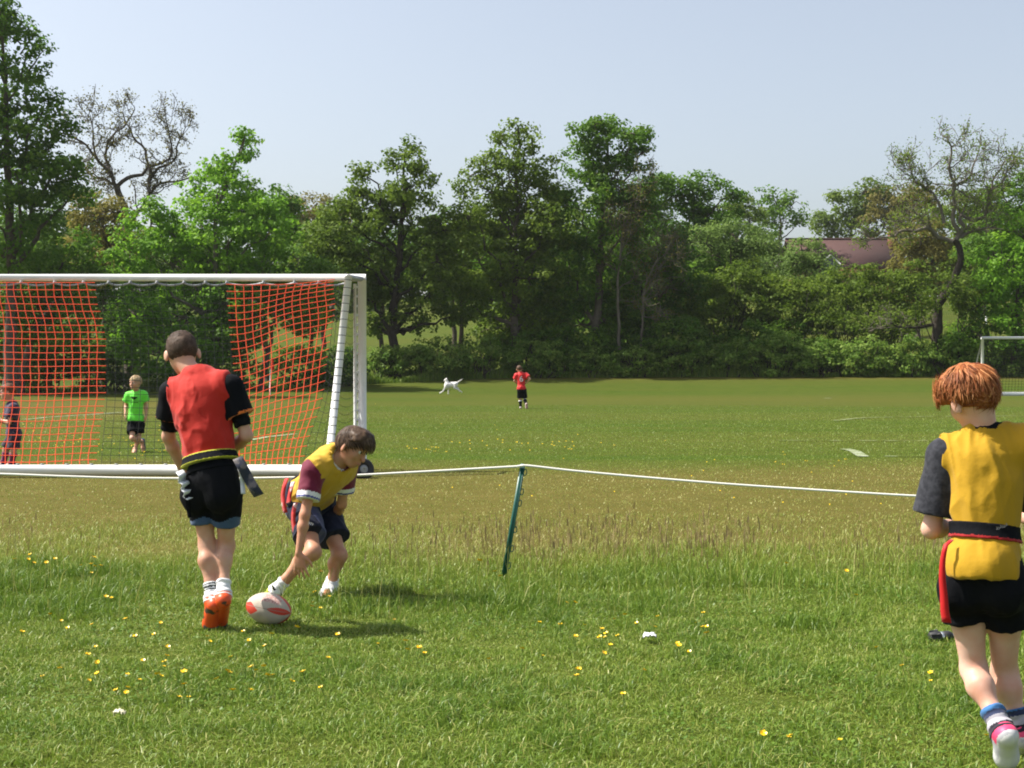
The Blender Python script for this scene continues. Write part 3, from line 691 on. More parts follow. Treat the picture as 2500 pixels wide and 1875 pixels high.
# hawthorn belt
G_HAW = 'hawthorn bushes along the hedge'
for lab, lobes, kd, dd, sd in (
 ('large olive hawthorn bush right of the dark trees', [(1720,740,85,60),(1790,690,70,45),(1830,740,60,50),(1760,800,90,55)], 'olive', 77, 50),
 ('olive hawthorn bush below the dormer of the tiled roof', [(1910,704,80,40),(1980,728,85,50),(1900,760,80,55),(1850,704,50,34)], 'olive', 77.5, 51),
 ('hawthorn bush left of the bare oak trunk', [(2090,690,90,48),(2170,710,80,50),(2230,680,50,45),(2120,760,100,45)], 'olive', 78.5, 52),
 ('green hawthorn in front of the olive bushes', [(1850,830,90,50),(1780,850,70,45),(1930,830,60,45)], 'mid', 76, 53),
 ('spreading hawthorn low branches left of the oak trunk', [(2040,800,90,45),(2130,810,70,35),(2200,790,50,32)], 'olive', 76.4, 54),
 ('small hawthorn under the tallest trees', [(1340,840,80,55),(1260,850,70,45),(1430,860,80,45)], 'mid', 74.6, 55),
 ('dark bare twigged hawthorn right of the runner', [(1560,850,90,60),(1640,830,80,60),(1500,870,60,50)], 'dark', 74.8, 56),
 ('green hawthorn behind the far goal', [(2400,780,60,50),(2350,840,50,45),(2450,850,70,45)], 'mid', 75.5, 57)):
    bush('hawthorn_bush', lab, dd, lobes, kd, 0.145, 0.95, G_HAW, sd, stems=30)
bush('hawthorn_bush', 'small leafy hawthorn crossing the oak trunk below its bend', 73.9, [(2345,705,46,30),(2380,740,50,40),(2250,735,30,34)], 'olive', 0.14, 0.9, G_HAW, 58, stems=10)
bush('hawthorn_bush', 'leafy hawthorn right of the oak trunk foot', 73.9, [(2360,820,44,50),(2330,850,36,30)], 'mid', 0.14, 0.9, G_HAW, 59, stems=10)
# brambles along the foot of the hedge
G_BR = 'brambles along the foot of the hedge'
BR = [(960,890,70,34,73.2,'bramble just right of the leaning goal post under the two topped tree'),(1060,880,70,42,74.0,'bramble above the running white dog'),(1160,885,70,42,74.2,'bramble left of the runner in red'),
 (1300,885,75,40,74.6,'bramble right behind the runner in red'),(1420,890,75,36,74.8,'bramble below the tallest dense tree'),(1540,892,70,34,75.0,'bramble below the dark shaded trees'),
 (1660,878,80,48,75.1,'bramble below the large olive hawthorn'),(1770,888,70,38,75.2,'bramble below the green hawthorn'),(1880,882,80,44,75.2,'bramble below the dormer of the roof'),
 (1990,884,80,42,75.3,'bramble midway between the roof and the oak trunk'),(2100,882,80,42,75.4,'bramble in front of the spreading hawthorn'),(2210,884,80,44,75.3,'bramble left of the oak trunk foot'),
 (2320,888,70,42,75.4,'bramble right of the oak trunk foot'),(2420,890,80,40,75.6,'bramble behind the net of the far goal'),(2520,888,80,42,75.8,'bramble at the far right edge behind the far goal')]
for i, (cx, cy, rx, ry, dd, lab) in enumerate(BR):
    rr = random.Random(i + 90)
    ry *= 1.2; cy -= 6; lob = [(cx, cy, rx, ry), (cx - rx * 0.5, cy + 8, rx * 0.5, ry * 0.75), (cx + rx * rr.uniform(0.2, 0.6), cy - ry * rr.uniform(0.1, 0.5), rx * 0.5, ry * 0.7)]
    bush('bramble_bush', lab, dd - (1.5 if cx > 1000 else 0.6), lob, 'bramble', 0.13, 0.95, G_BR, 70 + i, clump=0.34, stems=20, hue=rr.uniform(0.0, 0.22))

# ---------------------------------------------------------------- bare, twisted trees
def grow(mb, p, dirn, length, rad, depth, r, tips, bend=0.45, up=0.12, lens=(0.55, 0.85), n_child=(2, 4), minr=0.011):
    n = 6; pts = [p]; d = nrm(dirn)
    for i in range(n):
        d = nrm(d + r.normal(0, bend / 2.2, 3) + np.array([0, 0, up * 0.3])); pts.append(pts[-1] + d * length / n)
    pts = np.array(pts); r1 = max(rad * 0.55, minr)
    mb.tube(pts, np.linspace(rad, r1, n + 1), 6 if rad > 0.05 else 4, False)
    if depth == 0:
        tips.extend(pts[2:]); return
    for k in range(r.integers(*n_child) + 1):
        j = r.integers(2, n + 1) if k else n
        q = pts[j]; dd = nrm(d + r.normal(0, 0.75, 3))
        grow(mb, q, dd, length * r.uniform(*lens), max(rad * 0.55, minr), depth - 1, r, tips, bend, up, lens, n_child, minr)
def bare_tree(name, label, base, d, limbs, kind, seed, bark, twig_len=1.3, depth=3, leaf=0.11, leafn=5, starts=None, minr=0.011, hue=0.0, lspread=0.16):
    """limbs: list of (pixel polyline, r0, r1, depth offset); twigs grow along the outer part of each limb"""
    r = np.random.default_rng(seed)
    bx = at(base, 900, d)[0]; B = np.array([bx, d, float(ground_z(bx, d)) - 0.1])
    root = empty(name, B, label, 'tree')
    mb = MB(); lm = MB(); tw = MB(); tips = []
    for li, (poly, r0, r1, dy, growing) in enumerate(limbs):
        P = np.array([at(px, py, d) for px, py in poly])
        s0 = np.concatenate([[0], np.cumsum(np.linalg.norm(np.diff(P, axis=0), axis=1))])
        s = np.linspace(0, s0[-1], max(6, int(s0[-1] / 0.35)))
        Q = np.stack([np.interp(s, s0, P[:, i]) for i in range(3)], 1)
        Q[:, 1] += dy * (s / s0[-1]) ** 1.2
        if li == 0: Q[0, 2] = B[2]
        Q[1:-1] += r.normal(0, 0.035, (len(Q) - 2, 3))
        rad = np.interp(s, [0, s0[-1]], [r0 * (1 if li == 0 else 0.68), r1 * 0.7]); (mb if li == 0 or limbs[0][1] < 0.25 or poly[0][1] > 700 else lm).tube(Q, rad, 9)
        if growing:
            for k in range(int(growing * 1.6)):
                j = int(r.integers(int(len(Q) * 0.25), len(Q)))
                tg = nrm(Q[min(j + 1, len(Q) - 1)] - Q[max(j - 1, 0)])
                grow(tw, Q[j], nrm(tg * 0.5 + r.normal(0, 0.7, 3) + np.array([0, 0, 0.25])), twig_len * r.uniform(0.6, 1.2), max(rad[j] * 0.5, 0.02), depth - 1, r, tips, minr=minr)
            grow(tw, Q[-1], nrm(Q[-1] - Q[-2]), twig_len * 0.8, max(rad[-1] * 0.9, 0.02), depth - 1, r, tips, minr=minr)
    mb.build('trunk', BARK_DARK if bark is BARK_PALE and r0 < 0.2 and limbs[0][1] > 0.25 else bark, root, B, True); lm.v and lm.build('limbs', bark, root, B, True)
    tw.build('twigs', bark, root, B, False)
    tips = np.array(tips); idx = np.repeat(np.arange(len(tips)), leafn); n = len(idx)
    C = tips[idx] + r.normal(0, lspread, (n, 3)); Nn = r.normal(size=(n, 3)) + np.array([0, 0, 0.5]); Nn /= np.linalg.norm(Nn, axis=1)[:, None]
    V, Q = leaf_quads(C, Nn, leaf * r.uniform(0.5, 1.3, n), r)
    me = mesh_np('crown', V - B, Q, None, False, [LM[kind]], None, {'tint': np.repeat(np.clip(0.5 + hue + r.normal(0, 0.25, n), 0, 1), 4)})
    obj('crown', me, root)
    return root
bare_tree('bare_oak', 'nearly leafless dark oak with twisted limbs behind the left trees', 312, 79,
  [([(318,900),(312,620),(308,520),(284,452)], 0.36, 0.24, 0, 0),
   ([(308,520),(286,455),(268,415),(235,385),(216,350),(190,338),(160,330)], 0.20, 0.05, -0.8, 6),
   ([(268,415),(255,380),(262,335),(290,312),(310,290),(322,262)], 0.13, 0.04, 0.6, 6),
   ([(286,455),(300,440),(340,425),(362,408),(352,370),(318,330),(300,290),(290,270)], 0.18, 0.04, 0.8, 7),
   ([(362,445),(366,410),(400,398),(418,385),(424,350),(415,310),(410,285)], 0.14, 0.04, -0.5, 7),
   ([(366,470),(360,440),(385,410),(425,392),(430,350),(448,310)], 0.16, 0.03, 0.4, 6),
   ([(310,560),(362,470),(390,440),(440,435),(470,425)], 0.18, 0.04, 1.0, 6),
   ([(284,452),(262,440),(225,430),(190,415)], 0.14, 0.04, 1.2, 6),
   ([(235,385),(228,350),(232,310),(220,285)], 0.10, 0.03, -0.3, 6)],
  'brown', 200, BARK, 0.80, 3, 0.10, 1, hue=-0.35, minr=0.014)
bare_tree('oak_tree', 'big twisted oak with pale limbs and sparse brown buds on the right', 2288, 74.5,
  [([(2290,872),(2288,800),(2292,740),(2322,700),(2345,650),(2346,615),(2330,585)], 0.30, 0.22, 0, 0),
   ([(2330,590),(2345,570),(2322,545),(2326,500),(2328,455),(2312,415),(2318,370),(2306,345)], 0.20, 0.06, -0.5, 8),
   ([(2326,460),(2340,447),(2375,432),(2385,400),(2400,370)], 0.12, 0.05, 0.8, 8),
   ([(2335,575),(2360,560),(2340,532),(2345,524),(2375,537),(2408,530),(2414,498),(2418,470),(2428,440),(2455,395)], 0.20, 0.05, 0.3, 9),
   ([(2418,465),(2450,440),(2470,410),(2490,395)], 0.08, 0.04, 0.5, 7),
   ([(2325,590),(2290,580),(2262,555),(2235,570),(2205,562),(2170,578),(2120,588)], 0.19, 0.05, -0.8, 9),
   ([(2262,555),(2248,540),(2262,520),(2240,535),(2212,545)], 0.10, 0.04, 0.7, 6),
   ([(2305,545),(2300,520),(2290,480),(2262,455),(2240,440),(2228,400)], 0.13, 0.04, 0.6, 8),
   ([(2240,452),(2225,430),(2205,415)], 0.07, 0.03, 0.2, 5),
   ([(2345,580),(2380,560),(2415,555),(2440,565)], 0.14, 0.04, -0.6, 6),
   ([(2288,790),(2262,795),(2230,802),(2200,800),(2170,790)], 0.15, 0.04, -0.5, 6)],
  'olive', 201, BARK_PALE, 0.85, 3, 0.10, 1, hue=0.2, minr=0.013)
bare_tree('dead_birch', 'thin dead tree with a pale trunk and grey twigs beside the tallest tree', 1508, 74.2,
  [([(1512,900),(1509,760),(1511,650),(1520,560),(1540,500),(1560,460)], 0.10, 0.03, 0, 10),
   ([(1514,620),(1530,540),(1555,500)], 0.05, 0.02, 0.4, 8),
   ([(1565,880),(1568,760),(1575,690),(1600,640),(1630,610)], 0.11, 0.03, -0.2, 10),
   ([(1568,740),(1590,690),(1625,625)], 0.06, 0.02, 0.5, 8)],
  'brown', 202, BARK_PALE, 1.2, 3, 0.09, 1, hue=-0.3, minr=0.010)
bare_tree('leaning_sapling', 'dark slim forked trunk leaning over the meadow gap right of the dark trees', 1565, 75.6,
  [([(1566,890),(1568,820),(1572,770),(1566,700)], 0.16, 0.07, 0, 0),
   ([(1568,830),(1590,800),(1612,795)], 0.07, 0.03, 0.1, 4), ([(1572,790),(1555,760),(1540,720)], 0.06, 0.03, 0.1, 4)], 'mid', 203, BARK_DARK, 0.8, 2, 0.13, 6)
# ================================================================== near goal (seen from behind)
M_WHITE = mat('white_paint', (0.80, 0.80, 0.78), 0.35, 0.4, var=(7, (0.72, 0.72, 0.68), 0.25))
M_GREYP = mat('grey_metal', (0.33, 0.34, 0.35), 0.5, 0.5)
M_ORANGE = mat('orange_cord', (0.85, 0.085, 0.028), 0.6, 0.2)
M_BLACKC = mat('black_cord', (0.015, 0.018, 0.016), 0.7, 0.2)
M_RUBBER = mat('rubber', (0.022, 0.022, 0.024), 0.6, 0.4, bump=(60, 0.4, 0.004))
M_ROPE = mat('white_rope', (0.82, 0.80, 0.72), 0.8, 0.1)
XR = (884 - 1250) / F * 18.0
YF, YB = 18.0, 16.72
XL = XR - 7.32
zc = at(884, 678, YF)[2]
goal = empty('football_goal', ((XR + XL) / 2, YF, 0), 'full size white football goal seen from behind with orange and black net', 'goal')
GO = np.array(goal.location)
b = MB(); b.tube([[XL, YF, zc], [XR + 0.05, YF, zc]], 0.046, 14); b.build('crossbar', M_WHITE, goal, GO, True)
for x in (XR, XL):
    b = MB(); b.tube([[x, YF, 0], [x, YF, zc - 0.03]], 0.056, 14); b.build('post', M_WHITE, goal, GO, True)
b = MB()
for k in range(19):
    z = 0.15 + k * 0.12
    b.box((XR - 0.064, YF - 0.02, z), (0.03, 0.03, 0.03))
b.tube([[XR - 0.085, YF - 0.03, 0.05], [XR - 0.085, YF - 0.03, zc - 0.08]], 0.021, 8)
b.build('net_rail', M_WHITE, goal, GO)
# leaning back stays
top = at(851, 676, 17.55); bot = at(800, 1158, YB)
for s, x0, x1 in ((0, top[0], bot[0]), (1, 2 * (XR + XL) / 2 - top[0], 2 * (XR + XL) / 2 - bot[0])):
    b = MB(); b.tube([[x0, 17.55, top[2]], [x1, YB, 0.09]], 0.046, 12); b.build('stay', M_WHITE, goal, GO, True)
    b = MB(); xe = XR if s == 0 else XL
    b.tube([[x0, 17.55, top[2]], [xe, YF, zc - 0.02]], 0.034, 10); b.build('top_arm', M_GREYP, goal, GO, True)
    b = MB(); b.tube([[x1, YB, 0.075], [xe, YF, 0.05]], 0.04, 10); b.build('side_bar', M_WHITE, goal, GO, True)
zb = 0.085
b = MB(); b.tube([[XL + 0.2, YB, zb], [XR + 0.02, YB, zb]], 0.066, 16); b.build('back_bar', M_WHITE, goal, GO, True)
# hanging clips and laced edge below the crossbar
b = MB(); r = np.random.default_rng(5)
cx = -6.6
prev = None
while cx < top[0] - 0.1:
    nx_ = min(cx + r.uniform(0.26, 0.46), top[0] + 0.02)
    t = np.linspace(0, 1, 7)
    b.tube(np.stack([cx + (nx_ - cx) * t, np.full(7, 17.9), zc - 0.06 - 0.032 * np.sin(t * PI) - 0.012], 1), 0.014, 6)
    b.box((cx, 17.93, zc - 0.058), (0.03, 0.05, 0.03)); cx = nx_
b.build('net_lacing', M_GREYP, goal, GO)
b = MB()
for k in range(24): b.box((XL + 0.5 + k * 0.29, YB, zb + 0.068), (0.035, 0.03, 0.02))
b.build('net_clip', M_GREYP, goal, GO)
def netplane(px, py):
    """the hanging back net: from under the crossbar back down to the back bar, bowed a little"""
    v = np.clip((py - 686) / (1146 - 686), 0, 1)
    Y = 17.9 + (YB + 0.02 - 17.9) * v + 0.10 * math.sin(v * PI)
    return at(px, py, Y)
def cords(b, grid, r, first=0, last=None):
    """grid[i][j] -> points; a cord along every row and column"""
    G = np.array([[netplane(*p) for p in row] for row in grid])
    for row in G: b.tube(row, r, 5, False)
    for j in range(first, G.shape[1] if last is None else last): b.tube(G[:, j], r, 5, False)
def left_panel():
    rows = []
    n = 28
    for i in range(n):
        v = i / (n - 1); py = 690 + v * 455; row = []
        for j in range(26):
            # columns 20.4 px apart, bending left at the top and bottom
            px = -252 + j * 20.4
            bend = -26 * (1 - smooth(0, 0.30, v)) * (0.35 + 0.65 * smooth(-60, 120, px)) - 22 * smooth(0.55, 1.0, v) + 1.2 * math.sin(i * 1.7 + j)
            sag = (1.2 + 1.5 * math.sin(px * 0.02)) * math.sin(v * PI) + 5 * smooth(0, 250, px) * (1 - v) * math.sin(min(v * 6, PI))
            row.append((px + bend, py + sag - (6 * smooth(0.5, 1, v) * smooth(100, 250, px))))
        rows.append(row)
    return rows
def right_panel():
    rows = []; n = 27; m = 14
    for i in range(n):
        v = i / (n - 1); row = []
        for j in range(m):
            u = j / (m - 1)
            xl = 552 + 22 * smooth(0, 0.6, v) - 4 * smooth(0.6, 1, v); xr = 822 - 30 * v - 22 * smooth(0.4, 1, v) - 28 * smooth(0.7, 1.0, v)
            px = xl + (xr - xl) * u + 5 * math.sin(v * 13 + u * 4) * (0.3 + u) * (1 - v)
            yl = 694 + v * 450; yr = 682 + 456 * v ** 1.25 - 26 * math.sin(v * PI)
            py = yl + (yr - yl) * u ** 1.1 + 9 * math.sin(u * 7 + v * 2) * (1 - v) * math.sin(v * PI) + 10 * u * (1 - u) * 4 * (1 - v) * 0.6
            row.append((px, py))
        rows.append(row)
    return rows
b = MB(); cords(b, left_panel(), 0.0047, 0, 25); b.build('orange_net', M_ORANGE, goal, GO)
b = MB(); cords(b, right_panel(), 0.0046, 1, 13); b.build('orange_net', M_ORANGE, goal, GO)
def mid_panel():
    rows = []
    for i in range(28):
        v = i / 27; py = 690 + v * 455; row = []
        for j in range(16):
            u = j / 15; x0 = 262 - 28 * (1 - smooth(0, 0.3, v)) - 14 * smooth(0.55, 1.0, v); x1 = 556 + 10 * smooth(0, .5, v)
            row.append((x0 + (x1 - x0) * u, py + 7 * math.sin(u * PI) * math.sin(v * PI) - u * 12 * math.sin(v * PI) * v))
        rows.append(row)
    return rows
b = MB(); cords(b, mid_panel(), 0.0028); b.build('black_net', M_BLACKC, goal, GO)
# black side net: from the right edge of the orange panel to the stay, then on to the post
b = MB()
n = 24
edge = [netplane(822 - 30 * v - 22 * smooth(0.4, 1, v) - 28 * smooth(0.7, 1.0, v), 682 + 456 * v ** 1.25 - 26 * math.sin(v * PI)) for v in np.linspace(0, 1, n)]
stay = [np.array([top[0] + (bot[0] - top[0]) * v, 17.55 + (YB - 17.55) * v, top[2] + (0.09 - top[2]) * v]) for v in np.linspace(0.02, 0.99, n)]
post_ = [np.array([XR - 0.085, YF - 0.03, zc - 0.08 - (zc - 0.14) * v]) for v in np.linspace(0.02, 0.99, n)]
for i in range(n - 2):
    a, c = edge[min(i + 2, n - 1)], stay[i]
    mid_ = (a + c) / 2 - np.array([0, 0, 0.05]); b.tube([a, mid_, c], 0.0026, 4, False)
    a2, c2 = stay[i], post_[i]
    t = np.linspace(0, 1, 7)[:, None]; P = a2 + (c2 - a2) * t; P[:, 2] -= 0.07 * np.sin(t[:, 0] * PI)
    b.tube(P, 0.0026, 4, False)
    ang = np.linspace(0, 2 * PI, 9)
    b.tube(np.stack([stay[i][0] + 0.05 * np.cos(ang), np.full(9, stay[i][1]) + 0.05 * np.sin(ang), np.full(9, stay[i][2]) + 0.012 * np.sin(ang * 0.5)], 1), 0.0034, 4, False)
for u in np.linspace(0.06, 0.94, 17):
    P = np.array([stay[i] + (post_[i] - stay[i]) * u - np.array([0, 0, 0.07 * math.sin(u * PI)]) for i in range(n)]); b.tube(P, 0.0012, 4, False)
for u in (0.0, 0.35, 0.7):
    b.tube(np.array([edge[min(i + 2, n - 1)] * (1 - u) + stay[i] * u for i in range(n)]), 0.0026, 4, False)
b.build('side_net', M_BLACKC, goal, GO)
# transport wheel on the back corner
wc = at(886, 1146, 16.62)
def lathe(mb, prof, c, axis, up, n=28, m=0):
    ax = nrm(axis); u = nrm(np.cross(ax, up)); w = np.cross(ax, u); V = []
    for t, rr in prof:
        for k in range(n):
            a = 2 * PI * k / n; V.append(np.asarray(c) + ax * t + rr * (u * math.cos(a) + w * math.sin(a)))
    q = [[i*n+j, i*n+(j+1) % n, (i+1)*n+(j+1) % n, (i+1)*n+j] for i in range(len(prof) - 1) for j in range(n)]
    mb.add(V, q, m=m)
wax = nrm([0.55, -1.0, 0.25])
b = MB(); lathe(b, [(-0.05, 0.06), (-0.055, 0.105), (-0.04, 0.125), (0, 0.132), (0.04, 0.125), (0.055, 0.105), (0.05, 0.06), (0.03, 0.05)], wc, wax, [0, 0, 1])
wh = b.build('wheel', M_RUBBER, goal, GO, True)
b = MB(); lathe(b, [(0.0, 0.0), (0.035, 0.0), (0.045, 0.03), (0.03, 0.058), (-0.03, 0.058)], wc, wax, [0, 0, 1], 16); b.build('hub', M_GREYP, wh, GO, True)
b = MB(); b.box(at(852, 1166, 16.62) + np.array([0.02, 0, 0.03]), (0.3, 0.12, 0.05)); b.build('wheel_bracket', M_RUBBER, goal, GO)

# ================================================================== far goals
def far_goal(label, xl, xr, y, z0, front=True, netc=True, seedless=0, h=2.44, r=0.06):
    g = empty('football_goal', ((xl + xr) / 2, y, z0), label, 'goal'); O = np.array(g.location)
    b = MB(); b.tube([[xl - r, y, z0 + h], [xr + r, y, z0 + h]], r, 10); b.build('crossbar', M_WHITE, g, O, True)
    for x in (xl, xr):
        b = MB(); b.tube([[x, y, z0 - 0.05], [x, y, z0 + h - 0.03]], r, 10); b.build('post', M_WHITE, g, O, True)
    yb = y + 1.6
    b = MB(); b.tube([[xl, yb, z0 + 0.06], [xr, yb, z0 + 0.06]], r * 0.9, 10); b.build('back_bar', M_WHITE, g, O, True)
    for x in (xl, xr):
        b = MB(); b.tube([[x, y + 0.05, z0 + h - 0.05], [x, yb, z0 + 0.06]], 0.03, 8); b.build('stay', M_GREYP, g, O, True)
    b = MB()
    for x in np.arange(xl, xr + 0.01, 0.14): b.tube([[x, y + 0.06, z0 + h - 0.06], [x, yb - 0.2, z0 + 1.1], [x, yb, z0 + 0.1]], 0.0055, 4, False)
    for t in np.linspace(0, 1, 20):
        yy = y + 0.06 + (yb - y - 0.06) * t; zz = z0 + h - 0.06 - (h - 0.16) * t
        b.tube([[xl, yy, zz], [xr, yy, zz]], 0.0055, 4, False)
    b.build('net', M_BLACKC, g, O)
    return g
p = at(2398, 967, 61.2)
g2 = far_goal('white football goal at the far right of the pitch by the hedge', p[0], p[0] + 7.32, 61.2, float(ground_z(p[0], 61.2)), h=2.44 + 0.03)
# thick bright white bar lying across the mouth of that goal
b = MB(); b.tube([[p[0] + 0.06, 60.6, p[2] + 0.08], [p[0] + 7.3, 60.6, p[2] + 0.08]], 0.075, 10)
o = b.build('ground_bar', M_WHITE, g2, np.array(g2.location), True)
pl, pr = at(2172, 724, 112.0), at(2408, 724, 112.0)
zg = at(2300, 800, 112.0)[2]
far_goal('distant white goal beyond the hedge, seen through the leaves right of the oak trunk', pl[0], pr[0], 112.0, zg, h=pl[2] - zg, r=0.07)
# dark red board behind it
q = at(2376, 738, 118.0)
b = MB(); b.box(q + np.array([0, 0, -0.25]), (1.7, 0.12, 1.1)); b.box(q + np.array([-0.75, 0.1, -1.6]), (0.1, 0.1, 2.4)); b.box(q + np.array([0.75, 0.1, -1.6]), (0.1, 0.1, 2.4))
tag(b.build('board', mat('red_board', (0.16, 0.035, 0.02), 0.7, 0.2, var=(2, (0.10, 0.03, 0.02)))), 'dark red board on legs behind the distant goal beyond the hedge', 'board')

# ================================================================== corner flag
fb = at(659, 967, 61.5); fz = float(ground_z(fb[0], 61.5)); ft = at(661, 878, 61.5)
g = empty('corner_flag', (fb[0], 61.5, fz), 'white corner flag pole with a red flag seen through the right orange net', 'flag'); O = np.array(g.location)
b = MB(); b.tube([[fb[0], 61.5, fz], [ft[0], 61.5, ft[2]]], 0.028, 8); b.build('pole', M_WHITE, g, O, True)
b = MB(); n = 8
for k in range(n):
    for j in range(2):
        z = ft[2] - 0.42 * k / (n - 1)
        b.v.append(np.array([[ft[0] + (0.16 - 0.03 * math.sin(k)) * j - 0.02, 61.47 + 0.05 * math.sin(k * 1.1) * j, z - 0.05 * j]])); b.n += 1
b.q.append(np.array([[2*k, 2*k+1, 2*k+3, 2*k+2] for k in range(n - 1)])); b.mq += [0] * (n - 1)
b.build('flag', mat('red_flag', (0.62, 0.03, 0.02), 0.7, 0.2, trans=0.3), g, O)
# small pale wooden post at the hedge foot
wp = at(1236, 912, 74.0)
b = MB(); zt = at(1236, 880, 74.0)[2]; z0 = float(ground_z(wp[0], 74.0)) - 0.1
b.tube([[wp[0] - 0.03, 74, z0], [wp[0], 74, (z0 + zt) / 2], [wp[0] + 0.02, 74, zt]], [0.10, 0.085, 0.09], 9)
b.box([wp[0] - 0.03, 73.9, zt - 0.12], (0.14, 0.06, 0.1))
tag(b.build('wooden_post', mat('weathered_wood', (0.30, 0.23, 0.16), 0.9, 0.1, var=(9, (0.18, 0.14, 0.10))), None, None, True), 'short weathered wooden post among brambles left of the runner in red', 'post')

# ================================================================== rope stake and rope
M_GREENPL = mat('green_plastic', (0.012, 0.105, 0.082), 0.4, 0.45, var=(20, (0.016, 0.115, 0.085), 0.2))
DS = 8.75
sb, st = at(1226, 1428, DS), at(1276, 1138, DS)
sb = sb + (sb - st) * 0.06
stake = empty('rope_stake', (sb[0], DS, 0), 'leaning green plastic stake with rope hooks planted in the long grass', 'stake'); O = np.array(stake.location)
ax = nrm(st - sb); sx = nrm(np.cross(ax, [0, -1, 0])); sx = sx if sx[0] > 0 else -sx; sy = np.cross(ax, sx)
Rm = np.array([sx, sy, ax]); Ls = np.linalg.norm(st - sb)
b = MB()
b.box((sb + st) / 2, (0.032, 0.005, Ls), Rm); b.box((sb + st) / 2 + sx * -0.008 , (0.005, 0.022, Ls - 0.004), Rm); b.box((sb + st) / 2 + sx * 0.009, (0.004, 0.016, Ls - 0.008), Rm)
b.build('shaft', M_GREENPL, stake, O)
for f in (0.955, 0.80, 0.71, 0.50, 0.35, 0.215):
    c = sb + ax * Ls * f + sx * 0.012
    b = MB(); ang = np.linspace(0, 2 * PI, 13)
    b.tube(np.array([c + sx * (0.010 + 0.010 * math.cos(a)) + ax * 0.020 * math.sin(a) for a in ang]), 0.0034, 6, False)
    b.build('hook', M_GREENPL, stake, O, True)
b = MB(); lathe(b, [(-0.012, 0.016), (0.004, 0.017), (0.012, 0.012), (0.014, 0.0)], st, ax, [0, 1, 0], 14)
b.build('cap', mat('cap_plastic', (0.20, 0.34, 0.36), 0.4, 0.4), stake, O, True)
# rope: sagging left and right of the stake
def rope_pts(pix, depths):
    return np.array([at(px, py, d) for (px, py), d in zip(pix, depths)])
RP = [(-500, 1150), (-200, 1153), (0, 1157), (150, 1163), (300, 1167.5), (460, 1168.5), (600, 1168), (760, 1165), (900, 1159), (1050, 1151), (1200, 1142.5), (1262, 1139), (1277, 1136.5), (1290, 1137),
      (1400, 1150), (1600, 1168), (1800, 1184), (2000, 1197), (2240, 1212), (2500, 1219), (2800, 1222)]
pp = np.array(RP, float); tt = np.linspace(0, len(pp) - 1, 90)
pp = np.stack([np.interp(tt, np.arange(len(pp)), pp[:, i]) for i in range(2)], 1)
for _ in range(2): pp[1:-1] = np.where(np.abs(pp[1:-1, :1] - 1275) < 40, pp[1:-1], 0.25 * pp[:-2] + 0.5 * pp[1:-1] + 0.25 * pp[2:])
R_ = rope_pts(pp, [DS - 0.012 - 0.18 * max(0, (x - 1290) / 1200) - 0.1 * max(0, (1260 - x) / 1200) for x, y in pp])
b = MB(); b.tube(R_, 0.0072, 8)
tag(b.build('rope', M_ROPE, None, None, True), 'white rope strung low across the field over the green stake', 'rope')

# ================================================================== rugby ball
bc = at(656, 1484, 7.20); bc[2] = 0.086
ball_ax = nrm([0.93, -0.30, -0.13]); hl, hr = 0.124, 0.080
u1 = nrm(np.cross(ball_ax, [0, 0, 1])); u2 = np.cross(ball_ax, u1)
nu, nv = 170, 144
VV = [];
for i in range(nu + 1):
    t = -1 + 2 * i / nu; rr = hr * (max(0.0, 1 - abs(t) ** 2.05)) ** 0.56
    for j in range(nv):
        a = 2 * PI * j / nv; VV.append(bc + ball_ax * t * hl + rr * (u1 * math.cos(a) + u2 * math.sin(a)))
QQ = np.array([[i*nv+j, (i+1)*nv+j, (i+1)*nv+(j+1) % nv, i*nv+(j+1) % nv] for i in range(nu) for j in range(nv)])
mi = []
for i in range(nu):
    t = -1 + 2 * (i + 0.5) / nu
    for j in range(nv):
        a = (j + 0.5) / nv * 4 + 0.12; s_ = a % 1.0; k = int(a) % 4; m = 0
        dd = abs(s_ - 0.5)
        a8 = a * 1.5 + 0.30
        if t < -0.18 and int(a8) % 2 == 0 and abs(a8 % 1 - 0.5) < 0.5 * min(1, (-t - 0.18) / 0.42): m = 1
        
        if t > 0.20 and dd > 0.5 - 0.20 * ((t - 0.20) / 0.5) ** 0.8: m = 1
        if -0.12 < t < 0.62 and abs(s_ - 0.5) < 0.20 and k in (2, 3): m = 2
        if dd > 0.492: m = 3
        mi.append(m)
me = mesh_np('rugby_ball', np.array(VV) - bc, QQ, None, True, [mat('ball_white', (0.54, 0.47, 0.39), 0.6, 0.2, bump=(420, 0.5, 0.0008), var=(14, (0.44, 0.38, 0.30), 0.2)), mat('ball_red', (0.55, 0.055, 0.03), 0.5, 0.3, bump=(420, 0.5, 0.0008)), mat('ball_faded', (0.42, 0.22, 0.19), 0.55, 0.3, var=(130, (0.58, 0.42, 0.36), 0.06)), mat('ball_seam', (0.30, 0.22, 0.18), 0.7, 0.2)], mi)
tag(obj('rugby_ball', me, None, bc), 'white and red rugby ball lying in the grass', 'ball')

